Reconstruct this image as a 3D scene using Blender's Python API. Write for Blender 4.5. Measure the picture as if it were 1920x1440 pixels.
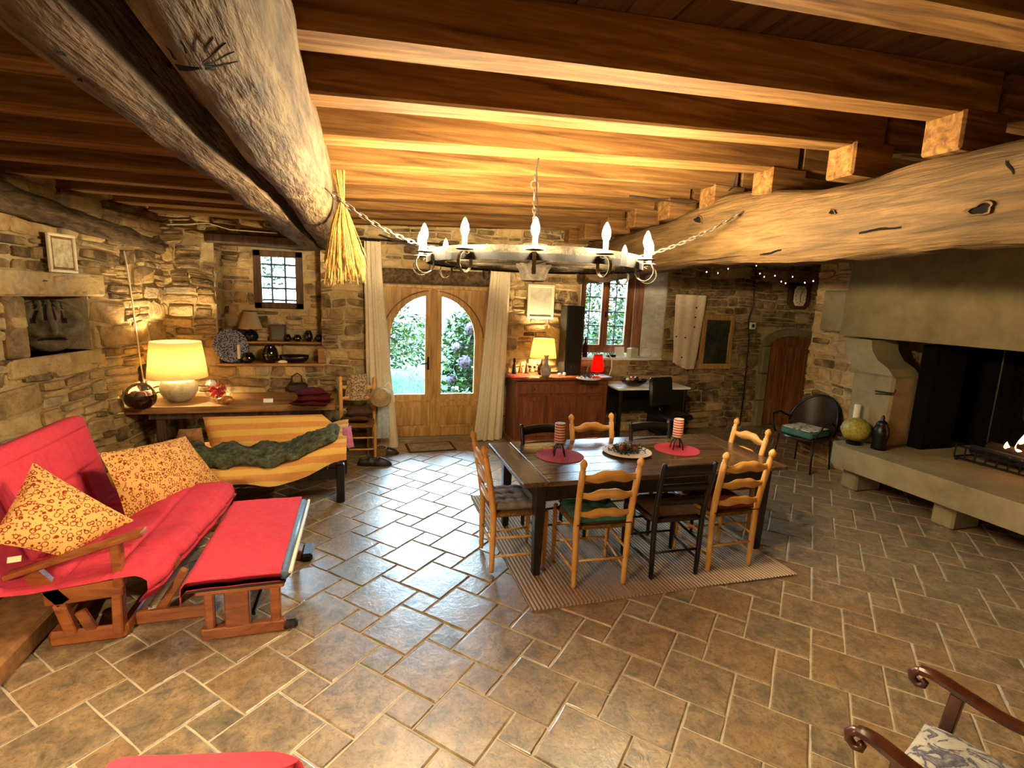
import bpy, math, random
import numpy as np
from mathutils import Vector, Matrix, noise, Euler
for o in list(bpy.data.objects): bpy.data.objects.remove(o, do_unlink=True)
scene = bpy.context.scene
COL = scene.collection
rnd = random.Random(7)
PI = math.pi

# ------------------------------------------------------------------ camera
CAM_H, F_PX = 1.975, 960.0
PITCH, ROLL, HEAD = math.radians(9.54), math.radians(-2.25), math.radians(16.6)
def _axes():
    cp, sp = math.cos(PITCH), math.sin(PITCH)
    right = np.array([1, 0, 0.]); fwd = np.array([0, cp, -sp]); down = np.array([0, -sp, -cp])
    c, s = math.cos(ROLL), math.sin(ROLL)
    M = np.array([c*right + s*down, -s*right + c*down, fwd])
    a = -HEAD; Rz = np.array([[math.cos(a), -math.sin(a), 0], [math.sin(a), math.cos(a), 0], [0, 0, 1]])
    return M @ Rz.T
CAMR = _axes()
CAMP = np.array([0, 0, CAM_H])
def ray(x, y): return np.array([(x-960)/F_PX, (y-720)/F_PX, 1.0]) @ CAMR
def gz(x, y, z=0.0):
    d = ray(x, y); t = (z-CAM_H)/d[2]; return Vector(CAMP + t*d)
def gY(x, y, Y):
    d = ray(x, y); return Vector(CAMP + d*(Y/d[1]))
def gX(x, y, X):
    d = ray(x, y); return Vector(CAMP + d*(X/d[0]))
def pix(p):
    q = CAMR @ (np.array(p, float) - CAMP); return (960 + F_PX*q[0]/q[2], 720 + F_PX*q[1]/q[2])
cam_d = bpy.data.cameras.new('camera'); cam = bpy.data.objects.new('camera', cam_d); COL.objects.link(cam)
cam_d.sensor_fit = 'HORIZONTAL'; cam_d.sensor_width = 36; cam_d.lens = 36*F_PX/1920
cam_d.clip_start = 0.02; cam_d.clip_end = 200
_m = Matrix.Identity(4)
for r_ in range(3):
    _m[r_][0] = CAMR[0][r_]; _m[r_][1] = -CAMR[1][r_]; _m[r_][2] = -CAMR[2][r_]
_m.translation = Vector(CAMP); cam.matrix_world = _m
scene.camera = cam

# ------------------------------------------------------------------ world, exposure
scene.view_settings.view_transform = 'Standard'
scene.view_settings.look = 'None'
scene.view_settings.gamma = 1.0
scene.view_settings.use_curve_mapping = False
scene.view_settings.exposure = 2.52
w = bpy.data.worlds.new('sky'); scene.world = w; w.use_nodes = True
bg = w.node_tree.nodes['Background']
bg.inputs['Color'].default_value = (0.54, 0.79, 1.0, 1); bg.inputs['Strength'].default_value = 9.5
BULB_E = 480.0       # chandelier bulbs
SHADE_W = 13.0       # big table lamp (watts)

def point_light(name, loc, power, color, radius, parent=None):
    d = bpy.data.lights.new(name, 'POINT'); d.energy = power; d.color = color; d.shadow_soft_size = radius
    o = bpy.data.objects.new(name, d); COL.objects.link(o); o.location = loc
    if parent: o.parent = parent
    return o
def portal(name, loc, rot, sx, sy):
    d = bpy.data.lights.new(name, 'AREA'); d.shape = 'RECTANGLE'; d.size = sx; d.size_y = sy; d.cycles.is_portal = True
    o = bpy.data.objects.new(name, d); COL.objects.link(o); o.location = loc; o.rotation_euler = rot
    return o

# ------------------------------------------------------------------ materials
def lin(h):
    h = h.lstrip('#'); v = [int(h[i:i+2], 16)/255 for i in (0, 2, 4)]
    return tuple(c/12.92 if c <= 0.04045 else ((c+0.055)/1.055)**2.4 for c in v) + (1,)
MATS = {}
def base_mat(name):
    m = bpy.data.materials.new(name); m.use_nodes = True
    nt = m.node_tree; b = nt.nodes['Principled BSDF']
    MATS[name] = m
    return m, nt, b
def coords(nt, scale=(1, 1, 1), rot=(0, 0, 0), kind='Object'):
    tc = nt.nodes.new('ShaderNodeTexCoord'); mp = nt.nodes.new('ShaderNodeMapping')
    mp.inputs['Scale'].default_value = scale; mp.inputs['Rotation'].default_value = rot
    nt.links.new(tc.outputs[kind], mp.inputs['Vector']); return mp.outputs['Vector']
def noise_n(nt, vec, scale, detail=4, rough=.55, dist=0.0):
    n = nt.nodes.new('ShaderNodeTexNoise'); n.inputs['Scale'].default_value = scale
    n.inputs['Detail'].default_value = detail; n.inputs['Roughness'].default_value = rough; n.inputs['Distortion'].default_value = dist
    nt.links.new(vec, n.inputs['Vector']); return n.outputs['Fac']
def ramp(nt, fac, stops):
    r = nt.nodes.new('ShaderNodeValToRGB'); els = r.color_ramp.elements
    while len(els) < len(stops): els.new(.5)
    for e, (p, c) in zip(els, stops): e.position = p; e.color = lin(c) if isinstance(c, str) else c
    nt.links.new(fac, r.inputs['Fac']); return r.outputs['Color']
def mix(nt, fac, a, b, mode='MIX'):
    n = nt.nodes.new('ShaderNodeMix'); n.data_type = 'RGBA'; n.blend_type = mode
    for s, v in ((n.inputs[0], fac), (n.inputs[6], a), (n.inputs[7], b)):
        if isinstance(v, (int, float)): s.default_value = v
        elif isinstance(v, tuple): s.default_value = v
        elif isinstance(v, str): s.default_value = lin(v)
        else: nt.links.new(v, s)
    return n.outputs[2]
def math_n(nt, op, a, b=None):
    n = nt.nodes.new('ShaderNodeMath'); n.operation = op
    for s, v in ((n.inputs[0], a), (n.inputs[1], b)):
        if v is None: continue
        if isinstance(v, (int, float)): s.default_value = v
        else: nt.links.new(v, s)
    return n.outputs[0]
def bump(nt, b, h, strength=.3, dist=.01):
    n = nt.nodes.new('ShaderNodeBump'); n.inputs['Strength'].default_value = strength; n.inputs['Distance'].default_value = dist
    nt.links.new(h, n.inputs['Height']); nt.links.new(n.outputs['Normal'], b.inputs['Normal'])
def obj_random(nt):
    n = nt.nodes.new('ShaderNodeObjectInfo'); return n.outputs['Random']

def m_plain(name, col, rough=.6, metal=0.0, var=.12, scale=12, bmp=.15, spec=.5, rand=0.0):
    m, nt, b = base_mat(name)
    v = coords(nt)
    f = noise_n(nt, v, scale, 4)
    dark = tuple(c*(1-var*2) for c in lin(col)[:3]) + (1,); lite = tuple(min(1, c*(1+var)) for c in lin(col)[:3]) + (1,)
    c = ramp(nt, f, [(.3, dark), (.7, lite)])
    if rand:
        k = math_n(nt, 'MULTIPLY_ADD', obj_random(nt), rand); k.node.inputs[2].default_value = 1-rand/2
        hsv = nt.nodes.new('ShaderNodeHueSaturation'); nt.links.new(k, hsv.inputs['Value']); nt.links.new(c, hsv.inputs['Color']); c = hsv.outputs['Color']
    nt.links.new(c, b.inputs['Base Color'])
    b.inputs['Roughness'].default_value = rough; b.inputs['Metallic'].default_value = metal; b.inputs['Specular IOR Level'].default_value = spec
    if bmp: bump(nt, b, noise_n(nt, v, scale*4, 3), bmp, .004)
    return m
def m_wood(name, c0, c1, c2, grain=(1, 14, 14), scale=2.0, rough=.5, bmp=.25, rand=.25, spec=.4, bd=.004):
    m, nt, b = base_mat(name)
    v = coords(nt, grain)
    if rand:
        off = nt.nodes.new('ShaderNodeVectorMath'); off.operation = 'ADD'; nt.links.new(v, off.inputs[0])
        cb = nt.nodes.new('ShaderNodeCombineXYZ'); k0 = math_n(nt, 'MULTIPLY', obj_random(nt), 37.0)
        for i in range(3): nt.links.new(k0, cb.inputs[i])
        nt.links.new(cb.outputs[0], off.inputs[1]); v = off.outputs[0]
    f = noise_n(nt, v, scale, 6, .6, .6)
    c = ramp(nt, f, [(.28, c0), (.5, c1), (.74, c2)])
    if rand:
        k = math_n(nt, 'MULTIPLY_ADD', obj_random(nt), rand); k.node.inputs[2].default_value = 1-rand/2
        hsv = nt.nodes.new('ShaderNodeHueSaturation'); nt.links.new(k, hsv.inputs['Value']); nt.links.new(c, hsv.inputs['Color']); c = hsv.outputs['Color']
    nt.links.new(c, b.inputs['Base Color']); b.inputs['Roughness'].default_value = rough; b.inputs['Specular IOR Level'].default_value = spec
    bump(nt, b, noise_n(nt, v, scale*2.5, 5), bmp, bd)
    return m
def m_stone(name, cols, scale=6, rough=.85, bmp=.6, rand=.5, spec=.25, bd=.012, fine=30, soft=False, coat=0):
    m, nt, b = base_mat(name)
    v = coords(nt)
    if rand:
        off = nt.nodes.new('ShaderNodeVectorMath'); off.operation = 'ADD'; nt.links.new(v, off.inputs[0])
        cb = nt.nodes.new('ShaderNodeCombineXYZ'); k0 = math_n(nt, 'MULTIPLY', obj_random(nt), 53.0)
        for i in range(3): nt.links.new(k0, cb.inputs[i])
        nt.links.new(cb.outputs[0], off.inputs[1]); v = off.outputs[0]
    big = noise_n(nt, v, scale*.35, 3); f = noise_n(nt, v, scale, 8, .65, .3)
    mixf = math_n(nt, 'ADD', math_n(nt, 'MULTIPLY', f, .65), math_n(nt, 'MULTIPLY', big, .35))
    if rand:
        mixf = math_n(nt, 'ADD', mixf, math_n(nt, 'MULTIPLY', math_n(nt, 'SUBTRACT', obj_random(nt), .5), rand*.5))
    n = len(cols); c = ramp(nt, mixf, [(.28+.44*i/(n-1), cc) for i, cc in enumerate(cols)])
    nt.links.new(c, b.inputs['Base Color']); b.inputs['Roughness'].default_value = rough; b.inputs['Specular IOR Level'].default_value = spec
    if coat: b.inputs['Coat Weight'].default_value = coat; b.inputs['Coat Roughness'].default_value = .26
    hgt = noise_n(nt, v, fine, 2, .5, .8) if soft else math_n(nt, 'ADD', noise_n(nt, v, fine, 6, .7), math_n(nt, 'MULTIPLY', f, 1.2))
    bump(nt, b, hgt, bmp, bd)
    return m
def m_emit(name, col, strength):
    m, nt, b = base_mat(name)
    b.inputs['Base Color'].default_value = (0.9, 0.85, 0.7, 1)
    b.inputs['Emission Color'].default_value = col if isinstance(col, tuple) else lin(col); b.inputs['Emission Strength'].default_value = strength
    return m
def m_glass(name, tint=(1, 1, 1, 1), ior=1.45, rough=0.02, refl=1.0):
    m, nt, b = base_mat(name); nt.nodes.remove(b)
    out = nt.nodes['Material Output']; t = nt.nodes.new('ShaderNodeBsdfTransparent'); t.inputs['Color'].default_value = tint
    g = nt.nodes.new('ShaderNodeBsdfGlossy'); g.inputs['Roughness'].default_value = rough
    fr = nt.nodes.new('ShaderNodeFresnel'); fr.inputs['IOR'].default_value = ior
    mx = nt.nodes.new('ShaderNodeMixShader'); nt.links.new(math_n(nt, 'MULTIPLY', fr.outputs[0], refl), mx.inputs[0]); nt.links.new(t.outputs[0], mx.inputs[1]); nt.links.new(g.outputs[0], mx.inputs[2])
    nt.links.new(mx.outputs[0], out.inputs['Surface']); return m
def m_shade(name, col, tr=.55):
    m, nt, b = base_mat(name); out = nt.nodes['Material Output']
    v = coords(nt); f = noise_n(nt, v, 14, 4)
    c = mix(nt, f, lin(col), tuple(x*.85 for x in lin(col)[:3]) + (1,))
    nt.links.new(c, b.inputs['Base Color']); b.inputs['Roughness'].default_value = .9; b.inputs['Specular IOR Level'].default_value = .1
    t = nt.nodes.new('ShaderNodeBsdfTranslucent'); nt.links.new(c, t.inputs['Color'])
    mx = nt.nodes.new('ShaderNodeMixShader'); mx.inputs[0].default_value = tr
    nt.links.new(b.outputs[0], mx.inputs[1]); nt.links.new(t.outputs[0], mx.inputs[2]); nt.links.new(mx.outputs[0], out.inputs['Surface'])
    return m

# ------------------------------------------------------------------ mesh building
class MB:
    def __init__(s): s.v = []; s.f = []; s.mi = []; s.cur = 0
    def add(s, vs, fs):
        n = len(s.v); s.v += [tuple(p) for p in vs]; s.f += [tuple(i+n for i in f) for f in fs]; s.mi += [s.cur]*len(fs); return s
    def cbox(s, c, d, ch=.006, rot=None, taper=None):
        """chamfered box: centre c, full dims d"""
        hx, hy, hz = d[0]/2, d[1]/2, d[2]/2; ch = min(ch, hx*.9, hy*.9, hz*.9)
        vs = []; idx = {}
        for sx in (-1, 1):
            for sy in (-1, 1):
                for sz in (-1, 1):
                    for a in range(3):
                        p = [sx*(hx-(0 if a == 0 else ch)), sy*(hy-(0 if a == 1 else ch)), sz*(hz-(0 if a == 2 else ch))]
                        if taper and sz < 0: p[0] *= taper; p[1] *= taper
                        idx[(sx, sy, sz, a)] = len(vs); vs.append(Vector(p))
        fs = []
        for sx in (-1, 1): q = [(-1, -1), (1, -1), (1, 1), (-1, 1)]; fs.append([idx[(sx, a, b, 0)] for a, b in (q if sx > 0 else q[::-1])])
        for sy in (-1, 1): q = [(-1, -1), (-1, 1), (1, 1), (1, -1)]; fs.append([idx[(a, sy, b, 1)] for a, b in (q if sy > 0 else q[::-1])])
        for sz in (-1, 1): q = [(-1, -1), (1, -1), (1, 1), (-1, 1)]; fs.append([idx[(a, b, sz, 2)] for a, b in (q if sz > 0 else q[::-1])])
        for sx in (-1, 1):
            for sy in (-1, 1):
                q = [idx[(sx, sy, -1, 0)], idx[(sx, sy, -1, 1)], idx[(sx, sy, 1, 1)], idx[(sx, sy, 1, 0)]]; fs.append(q if sx*sy > 0 else q[::-1])
        for sx in (-1, 1):
            for sz in (-1, 1):
                q = [idx[(sx, -1, sz, 2)], idx[(sx, -1, sz, 0)], idx[(sx, 1, sz, 0)], idx[(sx, 1, sz, 2)]]; fs.append(q if sx*sz > 0 else q[::-1])
        for sy in (-1, 1):
            for sz in (-1, 1):
                q = [idx[(-1, sy, sz, 1)], idx[(-1, sy, sz, 2)], idx[(1, sy, sz, 2)], idx[(1, sy, sz, 1)]]; fs.append(q if sy*sz > 0 else q[::-1])
        for sx in (-1, 1):
            for sy in (-1, 1):
                for sz in (-1, 1):
                    t = [idx[(sx, sy, sz, 0)], idx[(sx, sy, sz, 1)], idx[(sx, sy, sz, 2)]]; fs.append(t if sx*sy*sz > 0 else t[::-1])
        if rot is not None:
            R = rot if isinstance(rot, Matrix) else Euler(rot).to_matrix(); vs = [R @ v for v in vs]
        C_ = Vector(c); return s.add([v + C_ for v in vs], fs)
    def bar(s, p0, p1, wd, dp, ch=.004, up=(0, 0, 1)):
        """rectangular bar from p0 to p1"""
        p0, p1 = Vector(p0), Vector(p1); d = p1-p0; L = d.length; x = d.normalized(); u = Vector(up)
        if abs(x.dot(u)) > .98: u = Vector((0, 1, 0))
        y = u.cross(x).normalized(); z = x.cross(y)
        return s.cbox((p0+p1)/2, (L, wd, dp), ch, Matrix((x, y, z)).transposed())
    def tube(s, pts, r, n=8, closed=False, cap=True):
        pts = [Vector(p) for p in pts]; m = len(pts); rr = r if isinstance(r, (list, tuple)) else [r]*m
        ref = None; rings = []
        for i, p in enumerate(pts):
            a = pts[(i-1) % m] if (closed or i > 0) else p; b = pts[(i+1) % m] if (closed or i < m-1) else p
            t = (b-a).normalized()
            if ref is None:
                ref = Vector((0, 0, 1)) if abs(t.z) < .9 else Vector((1, 0, 0))
            y = (ref - t*ref.dot(t)).normalized(); ref = y; z = t.cross(y)
            rings.append([p + (y*math.cos(2*PI*k/n) + z*math.sin(2*PI*k/n))*rr[i] for k in range(n)])
        vs = [v for rg in rings for v in rg]; fs = []
        for i in range(m if closed else m-1):
            j = (i+1) % m
            for k in range(n): fs.append((i*n+k, i*n+(k+1) % n, j*n+(k+1) % n, j*n+k))
        if cap and not closed: fs.append(tuple(range(n))[::-1]); fs.append(tuple((m-1)*n+k for k in range(n)))
        return s.add(vs, fs)
    def lathe(s, prof, c=(0, 0, 0), n=16, axis='z', squash=(1, 1)):
        """prof: [(r,h),...] ; r=0 ends become poles"""
        vs = []; fs = []; C_ = Vector(c); rows = []
        def P(r, h, k):
            a = 2*PI*k/n; x, y = r*math.cos(a)*squash[0], r*math.sin(a)*squash[1]
            return C_ + (Vector((x, y, h)) if axis == 'z' else Vector((h, x, y)) if axis == 'x' else Vector((y, h, x)))
        for r, h in prof:
            if r < 1e-6: rows.append([len(vs)]); vs.append(P(0, h, 0))
            else: rows.append(list(range(len(vs), len(vs)+n))); vs += [P(r, h, k) for k in range(n)]
        for a, b in zip(rows, rows[1:]):
            for k in range(n):
                k2 = (k+1) % n
                if len(a) == 1 and len(b) == 1: continue
                if len(a) == 1: fs.append((a[0], b[k2], b[k]))
                elif len(b) == 1: fs.append((a[k], a[k2], b[0]))
                else: fs.append((a[k], a[k2], b[k2], b[k]))
        return s.add(vs, fs)
    def prism(s, poly, z0, z1, frame=None):
        """poly [(x,y)] extruded z0..z1; frame(x,y,z)->Vector"""
        fr = frame or (lambda x, y, z: Vector((x, y, z))); n = len(poly)
        vs = [fr(x, y, z0) for x, y in poly] + [fr(x, y, z1) for x, y in poly]
        fs = [tuple(range(n))[::-1], tuple(range(n, 2*n))] + [(k, (k+1) % n, n+(k+1) % n, n+k) for k in range(n)]
        return s.add(vs, fs)
    def grid(s, fn, nu, nv, closed_u=False, closed_v=False):
        vs = [Vector(fn(i/(nu if closed_u else nu-1), j/(nv if closed_v else nv-1))) for i in range(nu) for j in range(nv)]; fs = []
        for i in range(nu if closed_u else nu-1):
            for j in range(nv if closed_v else nv-1):
                i2, j2 = (i+1) % nu, (j+1) % nv; fs.append((i*nv+j, i2*nv+j, i2*nv+j2, i*nv+j2))
        return s.add(vs, fs)
    def xf(s, M):
        s.v = [tuple(M @ Vector(p)) for p in s.v]; return s
    def mesh(s, name, mats, smooth=False):
        me = bpy.data.meshes.new(name); me.from_pydata(s.v, [], s.f)
        for m in (mats if isinstance(mats, (list, tuple)) else [mats]): me.materials.append(MATS[m] if isinstance(m, str) else m)
        if any(s.mi): me.polygons.foreach_set('material_index', s.mi)
        if smooth: me.shade_smooth() if smooth is True else me.polygons.foreach_set('use_smooth', [True]*len(me.polygons))
        me.update()
        if smooth == 'auto':
            try: me.set_sharp_from_angle(angle=math.radians(40))
            except Exception: pass
        return me
    def build(s, name, mats, parent=None, smooth=False, loc=None, rot=None, **props):
        o = bpy.data.objects.new(name, s.mesh(name, mats, smooth)); COL.objects.link(o)
        if parent is not None: o.parent = parent
        if loc is not None: o.location = loc
        if rot is not None: o.rotation_euler = rot
        for k, v in props.items(): o[k] = v
        return o
def tag(o, label, cat, group=None):
    o['label'] = label; o['category'] = cat
    if group: o['group'] = group
    return o
def thing(name, label, cat, loc=(0, 0, 0), rz=0, group=None):
    o = bpy.data.objects.new(name, None); COL.objects.link(o); o.location = loc; o.rotation_euler = (0, 0, rz); o.empty_display_size = .1
    return tag(o, label, cat, group)
def struct(name, loc=(0, 0, 0)):
    o = bpy.data.objects.new(name, None); COL.objects.link(o); o.location = loc; o['kind'] = 'structure'; return o
def dup(root, loc, rz, label=None, group=None):
    r = root.copy(); COL.objects.link(r); r.location = loc; r.rotation_euler = (0, 0, rz)
    if label: r['label'] = label
    if group: r['group'] = group
    for ch in list(root.children):
        c = ch.copy(); COL.objects.link(c); c.parent = r
        for g in ch.children:
            d = g.copy(); COL.objects.link(d); d.parent = c
    return r
def nz(p, s=1.0): return noise.noise(Vector(p)*s)
def pillow(fn_center, w_, d_, h_, nu=14, nv=14, pinch=.12, wr=.0, seed=0):
    """closed cushion surface: returns MB in local xy plane, thickness along z"""
    mb = MB()
    for sgn in (1, -1):
        def fn(a, b):
            u, v = a*2-1, b*2-1
            ex = 1 - pinch*(1-abs(v)**1.5)*abs(u)**4*.6; ey = 1 - pinch*(1-abs(u)**1.5)*abs(v)**4*.6
            th = max(0, (1-u**4))**.5*max(0, (1-v**4))**.5
            z = sgn*h_/2*th + wr*nz((u*2+seed, v*2, sgn*3))*th
            return (u*w_/2*ex, v*d_/2*ey, z)
        mb.grid(fn if sgn > 0 else (lambda a, b: fn(1-a, b)), nu, nv)
    return mb

# ------------------------------------------------------------------ material palette
m, nt, b = base_mat('tile'); v = coords(nt); off = nt.nodes.new('ShaderNodeVectorMath'); off.operation = 'ADD'; nt.links.new(v, off.inputs[0]); cb = nt.nodes.new('ShaderNodeCombineXYZ'); k0 = math_n(nt, 'MULTIPLY', obj_random(nt), 53.0)
for i in range(3): nt.links.new(k0, cb.inputs[i])
nt.links.new(cb.outputs[0], off.inputs[1]); v = off.outputs[0]
f = noise_n(nt, v, 10, 9, .72, .6); f2 = noise_n(nt, v, 3.2, 4, .6, .4); f3 = noise_n(nt, v, 45, 5, .7, .5)
c = ramp(nt, f, [(.30, '#584d3e'), (.45, '#83725a'), (.58, '#a48a68'), (.72, '#b3a288')])
rr_ = math_n(nt, 'ADD', f2, math_n(nt, 'MULTIPLY', math_n(nt, 'SUBTRACT', obj_random(nt), .5), .35))
c = mix(nt, ramp(nt, rr_, [(.50, (0, 0, 0, 1)), (.75, (.42, .42, .42, 1))]), c, '#99703f'); c = mix(nt, ramp(nt, rr_, [(.26, (.35, .35, .35, 1)), (.42, (0, 0, 0, 1))]), c, '#66664f')
c = mix(nt, ramp(nt, f3, [(.35, (.55, .55, .55, 1)), (.5, (0, 0, 0, 1))]), c, '#40382c'); nt.links.new(c, b.inputs['Base Color'])
b.inputs['Roughness'].default_value = .42; b.inputs['Specular IOR Level'].default_value = .75; b.inputs['Coat Weight'].default_value = 1.0; b.inputs['Coat Roughness'].default_value = .27
bump(nt, b, math_n(nt, 'ADD', noise_n(nt, v, 17, 4, .55, 1.2), math_n(nt, 'MULTIPLY', f3, .35)), .6, .0035)
bp_ = [n for n in nt.nodes if n.type == 'BUMP'][0]; nt.links.new(bp_.outputs['Normal'], b.inputs['Coat Normal'])
m_stone('grout', ['#a3957b', '#c2b59b', '#d3c8b0'], 14, .9, .4, 0)
m_stone('rubble', ['#5a4830', '#8e744f', '#b0915f', '#c6a873', '#9a8c72'], 7, .85, .9, .75, .2, .024, 20)
m_stone('mortar', ['#97815a', '#b8a073', '#d0ba8c'], 9, .95, .9, 0, .1, .026, 22)
m_stone('dressed', ['#6e6045', '#877757', '#9a8a67'], 5, .85, .45, .25, .2, .006, 45)
m_stone('soot', ['#060505', '#0c0a08', '#16120e'], 6, .95, .8, .4, .1, .015, 22)
m_stone('plaster', ['#6b5b3c', '#82704c', '#918059'], 4, .95, .4, 0, .1, .01, 30)
m_wood('oak_beam', '#35260f', '#574020', '#735630', (9, .9, 9), 2.2, .75, .8, .2, .25, .02)
m_wood('old_beam', '#2a1f13', '#594630', '#7f6a49', (8, 1.2, 8), 2.5, .85, 1.0, .2, .2, .03)
m_wood('joist', '#432c16', '#6b4a26', '#8d693a', (.7, 12, 12), 2.0, .8, .25, .25, .08)
m_wood('board', '#3c2816', '#5a3d22', '#6e502f', (12, .8, 12), 1.6, .7, .2, .3, .2)
m_wood('door_oak', '#86602f', '#b48748', '#cba364', (10, 10, 1), 2.2, .5, .2, .2, .35)
m_wood('dark_frame', '#2b1a10', '#48301d', '#634329', (10, 10, 1), 2.2, .55, .2, .2, .3)
m_wood('window_oak', '#5e3418', '#86512a', '#a56b3c', (10, 10, 1), 2.2, .5, .2, .2, .3)
m_wood('pine', '#b87a34', '#d69c4e', '#e4b46c', (7, 7, 1.2), 2.0, .38, .1, .15, .5)
m_wood('pine_h', '#b87a34', '#d69c4e', '#e4b46c', (1.2, 7, 7), 2.0, .38, .1, .15, .5)
m_wood('black_wood', '#0a0807', '#120e0b', '#1e1813', (7, 7, 1.2), 2.0, .35, .1, .2, .5)
m_wood('table_top', '#33231a', '#5c432c', '#806344', (1.0, 12, 12), 2.0, .24, .12, .3, .6)
m_wood('table_end', '#33231a', '#5c432c', '#806344', (12, 1.0, 12), 2.0, .24, .12, .3, .6)
m_wood('table_leg', '#0d0907', '#1b120c', '#2b1d13', (10, 10, 1), 2.0, .4, .12, .2, .5)
m_wood('console', '#5e3c1c', '#93683a', '#b88a54', (1.0, 10, 10), 2.0, .45, .2, .2, .4)
m_wood('glider_wood', '#5b2b12', '#8a4a22', '#a5622f', (2, 9, 9), 2.2, .42, .12, .2, .5)
m_wood('cabinet', '#4a2414', '#703c22', '#8c5230', (9, 9, 1), 2.0, .38, .12, .2, .5)
m_wood('mahogany', '#2a120a', '#45200f', '#5e2f18', (2, 6, 6), 2.0, .32, .1, .2, .6)
m_plain('iron', '#17130f', .7, .2, .3, 20, .2)
m_plain('iron_light', '#6e6454', .45, .5, .25, 18, .2)
m_plain('black_metal', '#0b0a09', .4, .3, .2, 20, .05)
m_plain('red_cloth', '#c83c4b', .92, 0, .06, 26, .35, .15)
m_plain('red_mat', '#c42a35', .8, 0, .1, 60, .4, .25)
m_plain('linen', '#d3c3a4', .92, 0, .05, 30, .25, .1)
m_plain('apron', '#d9c4a4', .92, 0, .06, 20, .25, .1)
m_plain('white', '#e8e2d4', .6, 0, .04, 10, .05)
m_plain('cream', '#e2d3aa', .6, 0, .05, 10, .05)
m_plain('paper', '#cfc4a0', .8, 0, .1, 9, .05)
m_plain('black_glaze', '#08080a', .12, 0, .2, 8, .02, .7)
m_plain('navy_glaze', '#0c1322', .15, 0, .2, 8, .02, .7)
m_plain('brown_glaze', '#2e150b', .15, 0, .3, 10, .03, .7)
m_plain('grey_ceramic', '#9a927e', .55, 0, .2, 18, .3)
m_plain('candle_white', '#d9cfb2', .5, 0, .04, 8, .02)
m_plain('black_plastic', '#0a0a0b', .45, 0, .1, 10, .02)
m_plain('brass', '#8a6a2c', .35, .9, .15, 14, .05)
m_plain('wicker', '#8d6a3c', .8, 0, .35, 60, .6)
m_plain('leather', '#2a190f', .35, 0, .2, 20, .15, .6)
m_plain('shoe_grey', '#1d1c1c', .5, 0, .2, 20, .15, .5)
m_plain('hat_straw', '#a78a5c', .85, 0, .15, 60, .5)
m_plain('teal_cloth', '#3f665f', .9, 0, .2, 22, .3, .15)
m_plain('grey_cloth', '#8b8480', .9, 0, .15, 26, .3, .15)
m_plain('brown_cloth', '#4b3427', .9, 0, .15, 26, .3, .15)
m_plain('wine_cloth', '#4a1216', .9, 0, .2, 26, .3, .15)
m_plain('pale_cloth', '#a9b0b2', .9, 0, .12, 26, .3, .15)
m_plain('pink_cloth', '#b66a86', .9, 0, .15, 26, .3, .15)
m_plain('navy_cloth', '#4f6478', .35, 0, .15, 26, .3, .2)  # footstool pad blue, lightened in colour for the daylight reflected on it
m_plain('rush', '#8a5f2e', .85, 0, .3, 70, .7, .2)
m_plain('straw', '#b98f45', .75, 0, .3, 40, .2, .3)
m_plain('gourd', '#9a8a3a', .5, 0, .25, 40, .3, .4)
m_plain('log', '#1c120b', .95, 0, .4, 14, .9)
m_plain('moss', '#2c3a18', .9, 0, .4, 40, .6)
m_plain('berry', '#8e2417', .4, 0, .2, 10, .05)
m_plain('pine_cone', '#6d4322', .8, 0, .3, 30, .5)
m_plain('petals', '#c02a1f', .6, 0, .35, 30, .2)
m_plain('amber', '#a8671f', .2, 0, .3, 20, .05, .7)
m_plain('cable_white', '#d8c9a6', .6, 0, .05, 10, 0)
m_plain('stone_head', '#6e6046', .9, 0, .25, 14, .8)
m_plain('silver', '#9c958c', .2, .9, .1, 10, .02)
m_plain('terracotta', '#8f6238', .8, 0, .2, 20, .2)
m_glass('pane', (.96, .99, .98, 1)); m_glass('bowl_glass', (.98, .97, .95, 1), 1.3, .02, .3)
m_shade('shade_warm', '#e6d3a0', .42); m_shade('shade_red', '#d8261d', .5); m_shade('shade_off', '#c9ae80', .3)
WARM = (1.0, .78, .46); WARM2 = (1.0, .80, .48)

# ------------------------------------------------------------------ floor: pinwheel of large and small slabs
LAT = .395; LA, LB = LAT*2/5**.5, LAT/5**.5
ANG = math.radians(16.88); PHI = ANG + math.atan(.5)
e1 = Vector((math.cos(PHI), math.sin(PHI), 0)); e2 = Vector((-math.sin(PHI), math.cos(PHI), 0))
VI = e1*LA - e2*LB; VJ = -e1*LB - e2*LA; ORG = Vector((-.137, 3.344, 0))
floor = MB().cbox((2.4, 2.2, -.1055), (11.6, 10.6, .2), .002).build('floor', 'grout', None, kind='structure')
def tile_mesh(side, seed):
    rr = random.Random(seed); n = 5; h = side/2 - .0045; mb = MB(); vs = []; pts = []
    for k in range(4):
        a = [(-1, -1), (1, -1), (1, 1), (-1, 1)][k]; b = [(1, -1), (1, 1), (-1, 1), (-1, -1)][k]
        for i in range(3):
            t = i/3; j = rr.uniform(-.003, .0015)
            x, y = a[0]+(b[0]-a[0])*t, a[1]+(b[1]-a[1])*t
            pts.append((x*(h+j), y*(h+j)))
    m = len(pts); vs = [(x, y, -.03) for x, y in pts] + [(x, y, -.004+rr.uniform(-.0008, .0008)) for x, y in pts] + [(x*.955, y*.955, rr.uniform(-.0006, .0012)) for x, y in pts] + [(0, 0, .0005)]
    fs = []
    for k in range(m):
        k2 = (k+1) % m
        fs += [(k, k2, m+k2, m+k), (m+k, m+k2, 2*m+k2, 2*m+k), (2*m+k, 2*m+k2, 3*m)]
    return mb.add(vs, fs)
big_m = [tile_mesh(LA, 10+i).mesh('slab_large', 'tile') for i in range(6)]; small_m = [tile_mesh(LB, 40+i).mesh('slab_small', 'tile') for i in range(5)]
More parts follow.
